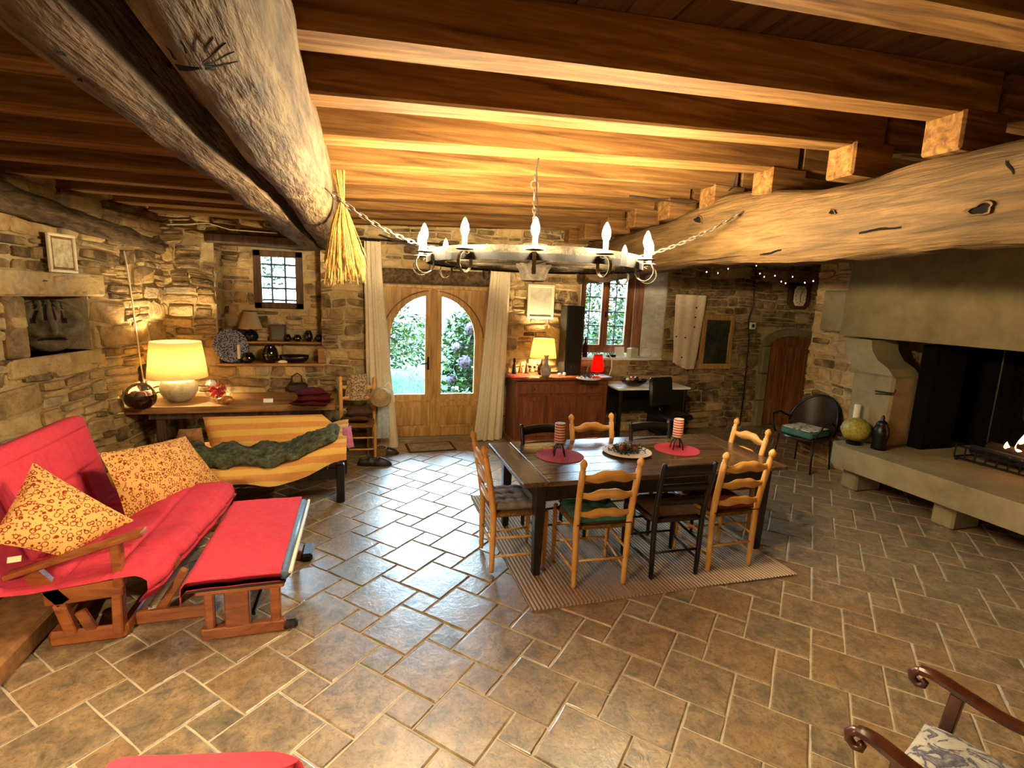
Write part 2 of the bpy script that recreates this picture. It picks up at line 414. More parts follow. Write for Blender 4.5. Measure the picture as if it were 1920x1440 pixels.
tiles = []
for i in range(-30, 40):
    for j in range(-30, 40):
        c = ORG + VI*i + VJ*j
        for kind, cc in (('s', c), ('b', c + e1*(LB/2+LA/2) + e2*(LA/2-LB/2))):
            if not (-2.8 < cc.x < 7.6 and -1.2 < cc.y < 7.0): continue
            u, v = pix((cc.x, cc.y, 0)); q = CAMR @ (np.array(cc) - CAMP)
            vis = q[2] > .2 and -80 < u < 2000 and v < 1520
            size = (1 if kind == 'b' else .5)/max(q[2], .3) if vis else 0
            tiles.append((size, kind, cc))
tiles.sort(key=lambda t: -t[0]); rest = MB(); rt = random.Random(3)
for n, (sz, kind, cc) in enumerate(tiles):
    me = rt.choice(big_m if kind == 'b' else small_m); rz = PHI + rt.randrange(4)*PI/2
    if n < 300 and sz > 0:
        o = bpy.data.objects.new('slab', me); COL.objects.link(o); o.parent = floor; o.location = (cc.x, cc.y, rt.uniform(-.0015, .0015)); o.rotation_euler = (rt.uniform(-.003, .003), rt.uniform(-.003, .003), rz)
    else:
        M = Matrix.Translation(cc) @ Matrix.Rotation(rz, 4, 'Z'); rest.add([M @ v.co for v in me.vertices], [tuple(p.vertices) for p in me.polygons])
rest.build('slab_field', 'tile', floor, kind='stuff')

# ------------------------------------------------------------------ rubble walls
def slab_with_holes(mb, P0, U, N, wd, ht, th, holes):
    us = sorted({0, wd, *[h[0] for h in holes], *[h[2] for h in holes]}); vs_ = sorted({0, ht, *[h[1] for h in holes], *[h[3] for h in holes]})
    def inh(u, v): return any(h[0] < u < h[2] and h[1] < v < h[3] for h in holes)
    P = lambda u, v, d: P0 + U*u + Vector((0, 0, v)) + N*d
    cells = {}
    for a in range(len(us)-1):
        for b in range(len(vs_)-1): cells[(a, b)] = not inh((us[a]+us[a+1])/2, (vs_[b]+vs_[b+1])/2)
    for (a, b), ok in cells.items():
        if not ok: continue
        u0, u1, v0, v1 = us[a], us[a+1], vs_[b], vs_[b+1]
        mb.add([P(u0, v0, 0), P(u1, v0, 0), P(u1, v1, 0), P(u0, v1, 0)], [(0, 1, 2, 3)])
        mb.add([P(u0, v0, -th), P(u1, v0, -th), P(u1, v1, -th), P(u0, v1, -th)], [(3, 2, 1, 0)])
        for da, db, q in ((-1, 0, (u0, v0, u0, v1)), (1, 0, (u1, v0, u1, v1)), (0, -1, (u0, v0, u1, v0)), (0, 1, (u0, v1, u1, v1))):
            if not cells.get((a+da, b+db), False):
                mb.add([P(q[0], q[1], 0), P(q[2], q[3], 0), P(q[2], q[3], -th), P(q[0], q[1], -th)], [(0, 1, 2, 3)])
    return mb
def stone_mesh(mb, fr, u0, v0, u1, v1, rr, proud):
    w_, h_ = u1-u0, v1-v0; cu, cv = (u0+u1)/2, (v0+v1)/2; g = .003 + .005*rr.random()
    n = 10 if w_ > .25 else 8; pts = []
    pw = 2.0/rr.uniform(3.6, 9); tl = rr.uniform(-.12, .12)*min(1, h_/w_*1.5); sk = rr.uniform(-.25, .25)*h_
    for k in range(n):
        a = 2*PI*(k+.5+rr.uniform(-.22, .22))/n; c, s = math.cos(a), math.sin(a)
        x = math.copysign(abs(c)**pw, c)*(w_/2-g); y = math.copysign(abs(s)**pw, s)*(h_/2-g)
        j = 1+rr.uniform(-.07, .05); x, y = x*j+y/h_*sk, y*(1+rr.uniform(-.13, .07))+x*tl
        pts.append((cu+x, cv+y))
    tx, ty = rr.uniform(-.12, .12), rr.uniform(-.2, .2)
    def dep(x, y, k): return max(.004, proud*k + (x-cu)*tx*.35 + (y-cv)*ty*.5)
    v1_ = [fr(x, y, -.012) for x, y in pts]; v2_ = [fr(cu+(x-cu)*.97, cv+(y-cv)*.95, dep(x, y, .75)) for x, y in pts]
    v3_ = [fr(cu+(x-cu)*.8, cv+(y-cv)*.72, dep(x, y, 1)+rr.uniform(-.005, .006)) for x, y in pts]; v4 = [fr(cu+rr.uniform(-.2, .2)*w_*.5, cv, dep(cu, cv, 1)+rr.uniform(-.004, .008))]
    fs = []
    for k in range(n):
        k2 = (k+1) % n; fs += [(k, k2, n+k2, n+k), (n+k, n+k2, 2*n+k2, 2*n+k), (2*n+k, 2*n+k2, 3*n)]
    return mb.add(v1_+v2_+v3_+v4, fs)
def rubble_layout(wd, ht, holes, rr, hmin=.08, hmax=.22, v_start=0):
    out = []; v = v_start
    while v < ht-.02:
        h_ = min(rr.uniform(hmin, hmax), ht-v); u = -rr.random()*.2
        while u < wd:
            w_ = rr.uniform(.18, .55); k = rr.choice((1, 1, 2, 2, 3)) if h_ > .15 else rr.choice((1, 1, 2))
            cuts = [0]+sorted(rr.uniform(.25, .75) if k == 2 else (i+1)/k+rr.uniform(-.08, .08) for i in range(k-1))+[1]
            for a, b in zip(cuts, cuts[1:]):
                parts = [(0, 1)] if rr.random() < .6 or w_ < .28 else (lambda c: [(0, c), (c, 1)])(rr.uniform(.35, .65))
                for p, q in parts:
                    r = [u+w_*p, v+h_*a, u+w_*q, v+h_*b]
                    for h in holes:
                        if r[0] < h[2] and r[2] > h[0] and r[1] < h[3] and r[3] > h[1]:
                            ov = [(h[2]-r[0], 0), (r[2]-h[0], 2), (h[3]-r[1], 1), (r[3]-h[1], 3)]; m = min(ov)
                            r[m[1]] = {0: h[2], 2: h[0], 1: h[3], 3: h[1]}[m[1]]
                    r = [max(0, r[0]), max(0, r[1]), min(wd, r[2]), min(ht, r[3])]
                    if r[2]-r[0] > .05 and r[3]-r[1] > .03: out.append(r)
            u += w_
        v += h_
    return out
def rubble(parent, P0, U, N, wd, ht, holes, seed, limit, mat='rubble', skip=None, proud=(.012, .055), hm=(.10, .24), v0=0):
    rr = random.Random(seed); items = []
    def fr(u, v, d):
        e = 1.0
        for h in holes:
            du = max(h[0]-u, 0, u-h[2]); dv = max(h[1]-v, 0, v-h[3]); e = min(e, math.hypot(du, dv)/.25)
        e = min(e, u/.2, (wd-u)/.2, v/.15, (ht-v)/.15); e = max(0, min(1, e))
        return P0 + U*(u+e*.035*nz((u*2.2, v*3.1, seed+.5))) + Vector((0, 0, v+e*.05*nz((u*1.7, v*1.9, seed+7.5)))) + N*d
    for r in rubble_layout(wd, ht, holes, rr, hm[0], hm[1], v0):
        if skip and skip((r[0]+r[2])/2, (r[1]+r[3])/2): continue
        c = fr((r[0]+r[2])/2, (r[1]+r[3])/2, 0); q = CAMR @ (np.array(c)-CAMP)
        uu, vv = pix(c) if q[2] > .1 else (-1e4, 0); vis = q[2] > .1 and -50 < uu < 1970 and -50 < vv < 1490
        items.append(((r[2]-r[0])*(r[3]-r[1])/q[2]**2 if vis else 0, r))
    items.sort(key=lambda t: -t[0]); st = MB()
    for n, (s, r) in enumerate(items):
        pr = rr.uniform(*proud)
        if n < limit and s > 0: stone_mesh(MB(), fr, *r, rr, pr).build('stone', mat, parent)
        else: stone_mesh(st, fr, *r, rr, pr)
    if st.f: st.build('rubble_field', mat, parent, kind='stuff')

XV, YV = Vector((1, 0, 0)), Vector((0, 1, 0))
YB = 6.95; BX0 = -3.0
# back wall: window embrasure, door, right window
Hb = [(-1.66-BX0, 1.05, -.48-BX0, 2.52), (.21-BX0, 0, 1.71-BX0, 2.09), (3.05-BX0, 1.12, 4.48-BX0, 2.46)]
wall_back = slab_with_holes(MB(), Vector((BX0, YB, 0)), XV, -YV, 10.8, 3.1, .5, Hb).build('wall_back', 'mortar', None, kind='structure')
lint = (.05-BX0, 2.09, 1.9-BX0, 2.30); adoor = (6.30-BX0, 0, 7.62-BX0, 1.66)
rubble(wall_back, Vector((BX0, YB, 0)), XV, -YV, 10.8, 3.1, Hb+[lint, adoor], 11, 300, hm=(.09, .22))
# recess back panel with the small window
wall_recess = slab_with_holes(MB(), Vector((-1.75, 7.30, .95)), XV, -YV, 1.35, 1.65, .14, [(-1.29+1.75, 1.72-.95, -.73+1.75, 2.45-.95)]).build('wall_recess', 'mortar', None, kind='structure')
rubble(wall_recess, Vector((-1.66, 7.30, 1.05)), XV, -YV, 1.18, 1.47, [(-1.31+1.66, .64, -.71+1.66, 1.43)], 15, 60)
# reveals of recess and right window: rubble faces
rubble(wall_recess, Vector((-1.66, 6.96, 1.05)), YV, XV, .34, 1.47, [], 16, 30, proud=(.004, .012)); 
# left wall, splayed, with niche
LP0, LP1 = Vector((-3.22, 2.6, 0)), Vector((-2.13, 7.3, 0)); LU = (LP1-LP0).normalized(); LN = Vector((LU.y, -LU.x, 0)); LW = (LP1-LP0).length
def onL(x, y):
    d = Vector(ray(x, y)); t = LN.dot(LP0-Vector(CAMP))/LN.dot(d); p = Vector(CAMP)+d*t; return (p-LP0).dot(LU), p.z
n0, n1 = onL(38, 560), onL(172, 655); niche = (n0[0], n1[1], n1[0], n0[1]+.02)
wall_left = slab_with_holes(MB(), LP0, LU, LN, LW, 3.1, .45, [niche]).build('wall_left', 'mortar', None, kind='structure')
rubble(wall_left, LP0, LU, LN, LW, 3.1, [niche], 21, 260, hm=(.09, .24))
MB().cbox(LP0+LU*((niche[0]+niche[2])/2)+LN*-.40+Vector((0, 0, (niche[1]+niche[3])/2)), (1.1, .06, .8), .01, Matrix((LU, Vector((-LU.y, LU.x, 0)), Vector((0, 0, 1)))).transposed()).build('niche_back', 'mortar', wall_left)
# niche surround: four dressed stones
fL = lambda u, v, d: LP0+LU*u+Vector((0, 0, v))+LN*d
def surround(u0, v0, u1, v1, d0=-.35, d1=.045):
    mb = MB(); mb.cbox((0, 0, 0), (u1-u0, d1-d0, v1-v0), .02); M = Matrix((LU, -LN, Vector((0, 0, 1)))).transposed().to_4x4(); M.translation = fL((u0+u1)/2, (v0+v1)/2, (d0+d1)/2)
    return mb.xf(M).build('stone', 'rubble', wall_left)
a, b, c, d = niche
surround(a-.22, b-.16, c+.12, b, -.3); surround(a-.26, d, c+.2, d+.22, -.3); surround(a-.2, b, a, d, -.3)
# long part of the left wall behind and beside the camera
MB().cbox((-3.3, .3, 1.55), (.3, 5.4, 3.1), .01).build('wall_left_rear', 'mortar', None, kind='structure')
MB().cbox((2.4, -2.6, 1.55), (11.6, .3, 3.1), .01).build('wall_front', 'mortar', None, kind='structure')
# stone steps / platform along the left side
st = tag(MB().cbox((-2.26, 2.2, .065), (1.12, 3.6, .13), .02).build('stone_step', 'terracotta'), 'low brown stone step running along the left wall behind the glider bench', 'step')
MB().cbox((-2.42, 2.0, .22), (.80, 3.6, .18), .02).build('upper_tread', 'dressed', st)

# ------------------------------------------------------------------ right wall, alcove and fireplace
wall_right = struct('wall_right')
MB().cbox((6.3, 5.04, 1.55), (1.08, .82, 3.1), .01).build('pier', 'mortar', wall_right)
MB().cbox((6.45, 1.0, 2.62), (1.1, 7.25, 1.0), .01).build('chimney_breast', 'plaster', wall_right)
MB().cbox((7.0, 1.0, 1.2), (.3, 7.3, 2.4), .01).build('fireback', 'soot', wall_right)
MB().cbox((6.4, -1.35, 1.1), (1.2, 2.6, 2.2), .01).build('pier', 'mortar', wall_right)
MB().cbox((7.78, 6.1, 1.55), (.2, 1.9, 3.1), .01).build('alcove_wall', 'mortar', wall_right)
MB().cbox((7.2, 5.35, 1.55), (1.2, .18, 3.1), .01).build('alcove_wall', 'mortar', wall_right)
rubble(wall_right, Vector((5.76, 5.45, 0)), -YV, -XV, .83, 3.1, [(0, .0, .0, .0)], 31, 120, proud=(.012, .03))
rubble(wall_right, Vector((5.9, 4.62, 2.66)), -YV, -XV, 4.6, .42, [], 32, 90, proud=(.012, .03))
rubble(wall_right, Vector((6.85, 4.62, .49)), -YV, -XV, 4.4, 1.6, [], 33, 90, mat='soot', proud=(.01, .03))
fp = thing('fireplace', 'large granite fireplace with smooth hood and raised hearth on the right wall', 'fireplace', (0, 0, 0))
# hood: smooth slab leaning slightly back, long course over the opening
hd = MB(); hz0, hz1 = 1.685, 2.72
hd.add([(5.56, 4.86, hz0), (5.56, .0, hz0), (5.95, .0, hz0), (5.95, 4.86, hz0), (5.62, 4.85, hz1), (5.62, .0, hz1), (5.97, .0, hz1), (5.97, 4.83, hz1)],
       [(3, 2, 1, 0), (4, 5, 6, 7), (0, 1, 5, 4), (2, 3, 7, 6), (3, 0, 4, 7), (1, 2, 6, 5)])
hd.build('hood', 'plaster', fp)
MB().cbox((5.70, 5.02, 1.97), (.24, .32, .50), .02, (0, 0, .05)).build('end_block', 'dressed', fp)
MB().cbox((5.9, 4.39, .885), (.6, .50, .80), .025).build('jamb_block', 'dressed', fp)
cb = MB(); pr = [(4.80, 1.66), (4.80, 1.60), (4.78, 1.50), (4.72, 1.40), (4.64, 1.32), (4.56, 1.285), (4.16, 1.285), (4.22, 1.36), (4.36, 1.44), (4.44, 1.54), (4.47, 1.66)]
cb.prism(pr, 5.6, 6.0, lambda x, y, z: Vector((z, x, y))); cb.build('corbel', 'dressed', fp)
hs = MB(); hp = [(5.12, .3), (5.12, 4.30), (5.22, 4.44), (6.8, 4.6), (6.8, .3)]
hs.prism(hp, .245, .49); hs.build('hearth_slab', 'dressed', fp)
for yy in (4.2, 3.22, 2.2):
    MB().cbox((5.42, yy, .122), (.36, .2, .245), .02).build('hearth_support', 'dressed', fp)
MB().cbox((6.5, 2.4, .15), (.5, 4.2, .3), .01).build('hearth_base', 'soot', fp)
# iron jamb hook
MB().tube([gX(1641, 733, 5.58), gX(1676, 738, 5.58), gX(1680, 731, 5.58)], .008, 6).build('hook', 'black_metal', fp)
MB().tube([gX(1641, 738, 5.58), gX(1672, 740, 5.58)], .006, 6).build('hook', 'black_metal', fp)
MB().cbox((6.18, 4.06, 1.0), (.5, .16, 1.3), .02).build('smoke_panel', 'soot', fp)
# fire basket with logs and flames
fb = thing('fire_basket', 'low black iron fire basket with burning logs on the hearth', 'fire basket', (6.15, 2.95, .49))
g = MB()
for k in range(16):
    y = -.7+k*1.4/15; g.tube([(-.2, y, .02), (-.2, y, .16)], .008, 6)
for z in (.03, .15): g.tube([(-.2, -.7, z), (-.2, .7, z)], .010, 6); g.tube([(.25, -.7, z), (.25, .7, z)], .010, 6)
for y in (-.7, .7): g.tube([(-.2, y, .03), (.25, y, .03)], .01, 6); g.tube([(-.2, y, .15), (.25, y, .15)], .01, 6)
for sx in (-.2, .25):
    for y in (-.68, .68): g.tube([(sx, y, .03), (sx, y, 0)], .012, 6)
g.build('grate', 'black_metal', fb)
m_emit('ember', (1.0, .22, .05, 1), 1.2); m_emit('flame', (1.0, .40, .09, 1), 3.5)
for (p0, p1, r) in (((0, -.6, .14), (.05, .55, .16), .06), ((-.1, -.5, .12), (-.08, .62, .12), .05), ((.12, -.62, .2), (.02, .3, .25), .05)):
    lg = MB(); pts = [Vector(p0).lerp(Vector(p1), t/7)+Vector((nz((t, r, 1))*.02, 0, nz((t, r, 5))*.02)) for t in range(8)]
    lg.tube(pts, [r*(1+.15*nz((t*1.3, 2, r*9))) for t in range(8)], 9); lg.build('log', 'log', fb, 'auto')
em = MB()
for k in range(26):
    a = rnd.uniform(-.55, .4); em.lathe([(0, -.012), (.014, 0), (0, .012)], (rnd.uniform(-.16, .1), a, rnd.uniform(.1, .17)), 6)
em.build('embers', 'ember', fb, kind='stuff')
for (x, y, h_, r) in ((.02, .28, .10, .03), (.02, .18, .25, .042), (-.02, .08, .12, .035), (.0, -.04, .16, .04), (.05, -.2, .2, .045)):
    fl = MB(); prof = [(0, 0), (r*.8, h_*.1), (r, h_*.25), (r*.7, h_*.5), (r*.32, h_*.78), (0, h_)]
    fl.lathe(prof, (0, 0, 0), 10); fl.v = [(p[0]+math.sin(p[2]*17+y*9)*.03*(p[2]/h_), p[1]+math.cos(p[2]*13+x*9)*.035*(p[2]/h_), p[2]) for p in fl.v]
    fl.build('flame', 'flame', fb, True, (x, y+.1, .17))
point_light('fire_glow', (-.12, .05, .3), .6, (1, .38, .1), .12, fb)
# fire screen hook bar and crane in the dark opening
fc = thing('fire_crane', 'dark iron pot crane and chain hanging inside the dark fireplace', 'pot hanger', (6.5, 3.7, .49))
MB().tube([(0, 0, 0), (0, 0, 1.25)], .014, 8).build('post', 'black_metal', fc); MB().tube([(0, 0, 1.1), (-.1, -.5, 1.1)], .012, 8).build('arm', 'black_metal', fc)
MB().lathe([(0, 0), (.1, 0), (.13, .06), (.13, .16), (.1, .2), (.11, .21), (.085, .21), (.085, .12), (0, .1)], (-.1, -.45, .45), 14).build('pot', 'black_metal', fc, 'auto')
MB().tube([(-.1, -.45, .65), (-.1, -.45, 1.1)], .006, 6).build('chain', 'black_metal', fc)

# ------------------------------------------------------------------ ceiling
ceiling = MB().cbox((2.4, 2.2, 3.28), (11.6, 10.2, .12), .01).build('ceiling', 'board', None, kind='structure')
pk = MB().cbox((0, 0, 0), (.196, 9.5, .025), .004).mesh('plank', 'board')
def ceil_z(x): return 2.955 if x < -.45 else (2.965 + (x+.45)*.16/3.35 if x < 2.9 else 3.125)
for k in range(55):
    x = -3.15 + k*.2; o = bpy.data.objects.new('plank', pk); COL.objects.link(o); o.parent = ceiling
    sl = math.atan(.16/3.35) if -.45 < x < 2.9 else 0
    o.location = (x, 2.2, ceil_z(x)+.013); o.rotation_euler = (0, -sl, 0)
JY = [.74, 1.33, 1.985, 2.55, 3.18, 3.79, 4.42, 5.04, 5.66, 6.28, 6.80]
JY0 = [.15, -.45, -1.05, -1.7]
def warp(mb, amp=.006, sc=3.0):
    mb.v = [(x, y+amp*nz((x*sc, y, z)), z+amp*nz((x*sc, z, y+9))) for x, y, z in mb.v]; return mb
def joist(x0, z0, x1, z1, y, wd=.17, ht=.19):
    n = 9; mb = MB(); rr = random.Random(int(y*100+x0*7))
    def fn(a, b):
        x = x0+(x1-x0)*a; z = z0+(z1-z0)*a; q = [(-.5, 1), (-.5, .06), (-.44, 0), (.44, 0), (.5, .06), (.5, 1)][int(round(b*5))]
        wob = nz((x*1.3, y*3, q[0]))*.008
        return (x, y+q[0]*wd+wob, z+q[1]*ht+(wob*.6 if q[1] < .5 else 0))
    mb.grid(fn, n, 6)
    k = len(mb.v); mb.add([mb.v[i] for i in range(6)], [(5, 4, 3, 2, 1, 0)]); mb.add([mb.v[(n-1)*6+i] for i in range(6)], [(0, 1, 2, 3, 4, 5)])
    return mb.build('joist', 'joist', ceiling)
for y in JY + JY0:
    joist(-3.0, 2.76, -.45, 2.765, y); joist(-.42, 2.775, 2.95, 2.935, y)
    if y < 6.9: joist(3.0, 2.94, 7.5 if y > 5.4 else 5.95, 2.94, y)
for y in JY[1:]:
    warp(MB().cbox((2.88, y, 2.85), (.30, .19, .19), .012)).build('joist_block', 'joist', ceiling)
    if y > 4: MB().cbox((-2.93+(y-4)*.21, y, 2.62), (.13, .14, .30), .01).build('joist_block', 'dark_frame', ceiling)

# ------------------------------------------------------------------ big natural beams
def log_beam(name, path, prof, n, mat, label, amp=.02, sc=1.6, seed=0.0):
    """path(t)->(origin, sx, sz, off) ; prof list of (x,z) around section"""
    m = len(prof); mb = MB()
    def fn(a, b):
        o, sx, sz = path(a); k = int(round(b*m)) % m; px, pz = prof[k] if not callable(prof) else prof(a)[k]
        p = Vector((o[0]+px*sx, o[1], o[2]+pz*sz))
        d = nz((p.x*3+seed, p.y*sc, p.z*3)); d2 = nz((p.x*9, p.y*5+seed, p.z*9))
        cx = Vector((px, 0, pz-.5)); cx = cx.normalized() if cx.length > 0 else cx
        return p + cx*(amp*d+amp*.5*d2)
    mb.grid(fn, n, m, False, True)
    mb.add([mb.v[i] for i in range(m)], [tuple(range(m))[::-1]]); mb.add([mb.v[(n-1)*m+i] for i in range(m)], [tuple(range(m))])
    o = mb.build(name, mat, None, 'auto'); return tag(o, label, 'beam')
# left beam with the long crack in its underside
def lp(a):
    y = -2.4+a*9.4; return ((-.45, y, 2.46), 1.0, 1.0)
def lprof(a):
    y = -2.4+a*9.4; cw = .055*max(.18, min(1, 1.1-(y-1.2)*.15)); cx = -.01 + .012*math.sin(y*2.1)
    return [(-.22, .0), (-.15, -.012), (cx-cw-.02, 0), (cx-cw, .006), (cx-cw*.6, .13), (cx+cw*.6, .13), (cx+cw, .012), (cx+cw+.02, .004), (.12, -.006), (.20, .02), (.25, .09), (.275, .2), (.26, .34), (.22, .52), (-.22, .52), (-.27, .36), (-.285, .2), (-.265, .07)]
class _P:
    def __call__(s, a): return lprof(a)
    def __len__(s): return 18
left_beam = log_beam('timber_beam', lp, _P(), 150, 'old_beam', 'rough grey cracked oak beam on the left with a long split underneath', .022, 1.7, 3.0)
# knot with radiating splits beside the crack
kc = gz(398, 112, 2.447)
from mathutils.bvhtree import BVHTree
lb_tree = BVHTree.FromPolygons([v.co for v in left_beam.data.vertices], [tuple(p.vertices) for p in left_beam.data.polygons])
def hit(tree, x, y, off=.003):
    d = Vector(ray(x, y)).normalized(); p, n, i, t = tree.ray_cast(Vector(CAMP), d)
    return (p-d*off) if p is not None else None
def surface_split(parent, tree, p0, p1, w0, w1, name='split', n=6):
    """thin dark shake following the beam surface between two sight lines"""
    mb = MB(); L = math.dist(p0, p1); nx, ny = -(p1[1]-p0[1])/L, (p1[0]-p0[0])/L; top = []; 
    for k in range(n+1):
        t = k/n; w_ = (w0+(w1-w0)*t)*(1-.5*abs(2*t-1)**3); wob = 1.2*math.sin(t*7+p0[0])
        for s in (-1, 1):
            q = hit(tree, p0[0]+(p1[0]-p0[0])*t+nx*(s*w_+wob), p0[1]+(p1[1]-p0[1])*t+ny*(s*w_+wob))
            if q is None: return
            top.append(q)
    m_ = len(top); lo = [q+Vector((0, 0, .012)) for q in top]; fs = []
    for k in range(n): a = 2*k; fs += [(a, a+1, a+3, a+2), (m_+a+2, m_+a+3, m_+a+1, m_+a), (a, a+2, m_+a+2, m_+a), (a+3, a+1, m_+a+1, m_+a+3)]
    mb.add(top+lo, fs); mb.build(name, 'soot', parent)
surface_split(left_beam, lb_tree, (318, 126), (374, 130), 6, 3, 'side_split')
for (x0, y0, x1, y1) in ((375, 128, 447, 117), (375, 130, 448, 133), (376, 126, 440, 98), (376, 124, 424, 82), (385, 100, 400, 70), (366, 98, 368, 66), (350, 100, 338, 74), (330, 112, 312, 88)): surface_split(left_beam, lb_tree, (x0, y0), (x1, y1), 2.6, .7)
for (x, y, r1, r2) in ((115, 100, 9, 4), (150, 150, 5, 3)): surface_split(left_beam, lb_tree, (x-r1, y-r1*.6), (x+r1, y+r1*.6), r2, r2*.6, 'worm_hole')
# right beam
def rp(a):
    y = -2.4+a*9.4; bend = max(0, y-4.2)**1.6*.052; return ((2.72+bend, y, 2.305-.02*max(0, y-4)+.018*math.sin(y*1.7+1)), 1.0, 1.0+.06*math.sin(y*2.3)+.05*math.sin(y*4.1))
rprof = [(.0, .05), (-.02, .14), (-.025, .24), (-.015, .34), (.01, .42), (.05, .455), (.2, .47), (.38, .45), (.44, .3), (.43, .12), (.38, .02), (.2, -.01), (.05, .0)]
right_beam = log_beam('timber_beam', rp, rprof, 150, 'oak_beam', 'pale golden oak beam with knots running over the fireplace side on the right', .024, 1.9, 8.0)
rb_tree = BVHTree.FromPolygons([v.co for v in right_beam.data.vertices], [tuple(p.vertices) for p in right_beam.data.polygons])
def knot(cx, cy, rx, ry, rot=0.0, seed=1):
    rr = random.Random(seed); n = 16
    def ringpts(k, off):
        out = []
        for i in range(n):
            a = 2*PI*i/n; j = 1+.18*math.sin(a*3+seed)+.1*math.sin(a*5+seed*2); x, y = math.cos(a)*rx*k*j, math.sin(a)*ry*k*j
            q = hit(rb_tree, cx+x*math.cos(rot)-y*math.sin(rot), cy+x*math.sin(rot)+y*math.cos(rot), off)
            if q is None: return None
            out.append(q)
        return out
    R = [ringpts(1.55, -.004), ringpts(1.2, .016), ringpts(.95, .012), ringpts(.8, .004)]
    if any(r is None for r in R): return
    c = hit(rb_tree, cx, cy, .003); mb = MB(); mb.add([p for r in R[:3] for p in r], [(a*n+i, a*n+(i+1) % n, (a+1)*n+(i+1) % n, (a+1)*n+i) for a in range(2) for i in range(n)])
    mb.cur = 1; mb.add(R[2]+R[3]+[c], [(i, (i+1) % n, n+(i+1) % n, n+i) for i in range(n)]+[(n+i, n+(i+1) % n, 2*n) for i in range(n)])
    mb.build('knot', ['oak_beam', 'soot'], right_beam, 'auto')
knot(1668, 328, 12, 19, .5, 1); knot(1492, 355, 12, 8, -.4, 2); knot(1800, 288, 13, 9, .3, 3); knot(1838, 392, 22, 9, -.35, 4); knot(1308, 412, 7, 6, 0, 5); knot(1560, 398, 5, 4, 0, 6)
for (x0, y0, x1, y1, w_) in ((1730, 300, 1790, 310, .9), (1885, 305, 1900, 328, 1.1), (1300, 489, 1400, 480, .8), (1425, 479, 1465, 471, 1.4), (1610, 438, 1690, 427, .6)): surface_split(right_beam, rb_tree, (x0, y0), (x1, y1), w_, w_*.4)
# log lintel on the left wall
lg = MB(); lpts = []
for (x, y, o) in ((-160, 318, .05), (0, 372, .06), (90, 402, .07), (170, 425, .06), (240, 446, .05), (312, 468, .03)):
    u, v = onL(x, y); lpts.append(LP0+LU*u+Vector((0, 0, v))+LN*o)
pp = []
for a, b in zip(lpts, lpts[1:]): pp += [a.lerp(b, t/6) for t in range(6)]
pp.append(lpts[-1]); lg.tube(pp, [.125-.06*i/len(pp)+.012*nz((i*.5, 1, 3)) for i in range(len(pp))], 12)
lg.v = [tuple(Vector(p)+Vector((nz((p[0]*9, p[1]*4, p[2]*9)), nz((p[0]*7+5, p[1]*4, p[2]*9)), nz((p[0]*9, p[1]*4+8, p[2]*9)))).xyz*.022) for p in lg.v]
tag(lg.build('log_lintel', 'old_beam', None, 'auto'), 'rough log lintel sloping along the left wall above the framed picture', 'beam')

# ------------------------------------------------------------------ doors and windows of the back wall
def plate_hole(mb, x0, z0, x1, z1, inner, y0, y1):
    """plate in XZ with star-shaped hole"""
    cx = sum(p[0] for p in inner)/len(inner); cz = sum(p[1] for p in inner)/len(inner)
    angs = sorted({round(math.atan2(p[1]-cz, p[0]-cx), 5) for p in inner} | {round(math.atan2(b-cz, a-cx), 5) for a in (x0, x1) for b in (z0, z1)})
    def hit(poly, a):
        dx, dz = math.cos(a), math.sin(a); best = None
        for (ax, az), (bx, bz) in zip(poly, poly[1:]+poly[:1]):
            ex, ez = bx-ax, bz-az; den = dx*ez-dz*ex
            if abs(den) < 1e-9: continue
            t = ((ax-cx)*ez-(az-cz)*ex)/den; s = ((ax-cx)*dz-(az-cz)*dx)/den
            if t > 0 and -1e-4 <= s <= 1+1e-4 and (best is None or t > best): best = t
        return (cx+dx*best, cz+dz*best)
    rect = [(x0, z0), (x1, z0), (x1, z1), (x0, z1)]; n = len(angs); vs = []
    for y in (y0, y1):
        for poly in (rect, inner): vs += [(p[0], y, p[1]) for p in (hit(poly, a) for a in angs)]
    fs = []
    for k in range(n):
        k2 = (k+1) % n
        fs += [(k, k2, n+k2, n+k), (2*n+k2, 2*n+k, 3*n+k, 3*n+k2), (n+k, n+k2, 3*n+k2, 3*n+k), (k2, k, 2*n+k, 2*n+k2)]
    return mb.add(vs, fs)
door = struct('door_1'); DY = 6.99; DC, DZ, DR = .945, 1.39, .575
fr = MB()
fr.cbox((.235, DY+.05, 1.045), (.05, .16, 2.09), .006); fr.cbox((1.685, DY+.05, 1.045), (.05, .16, 2.09), .006); fr.cbox((.96, DY+.05, 2.072), (1.4, .16, .04), .006)
fr.build('frame', 'door_oak', door)
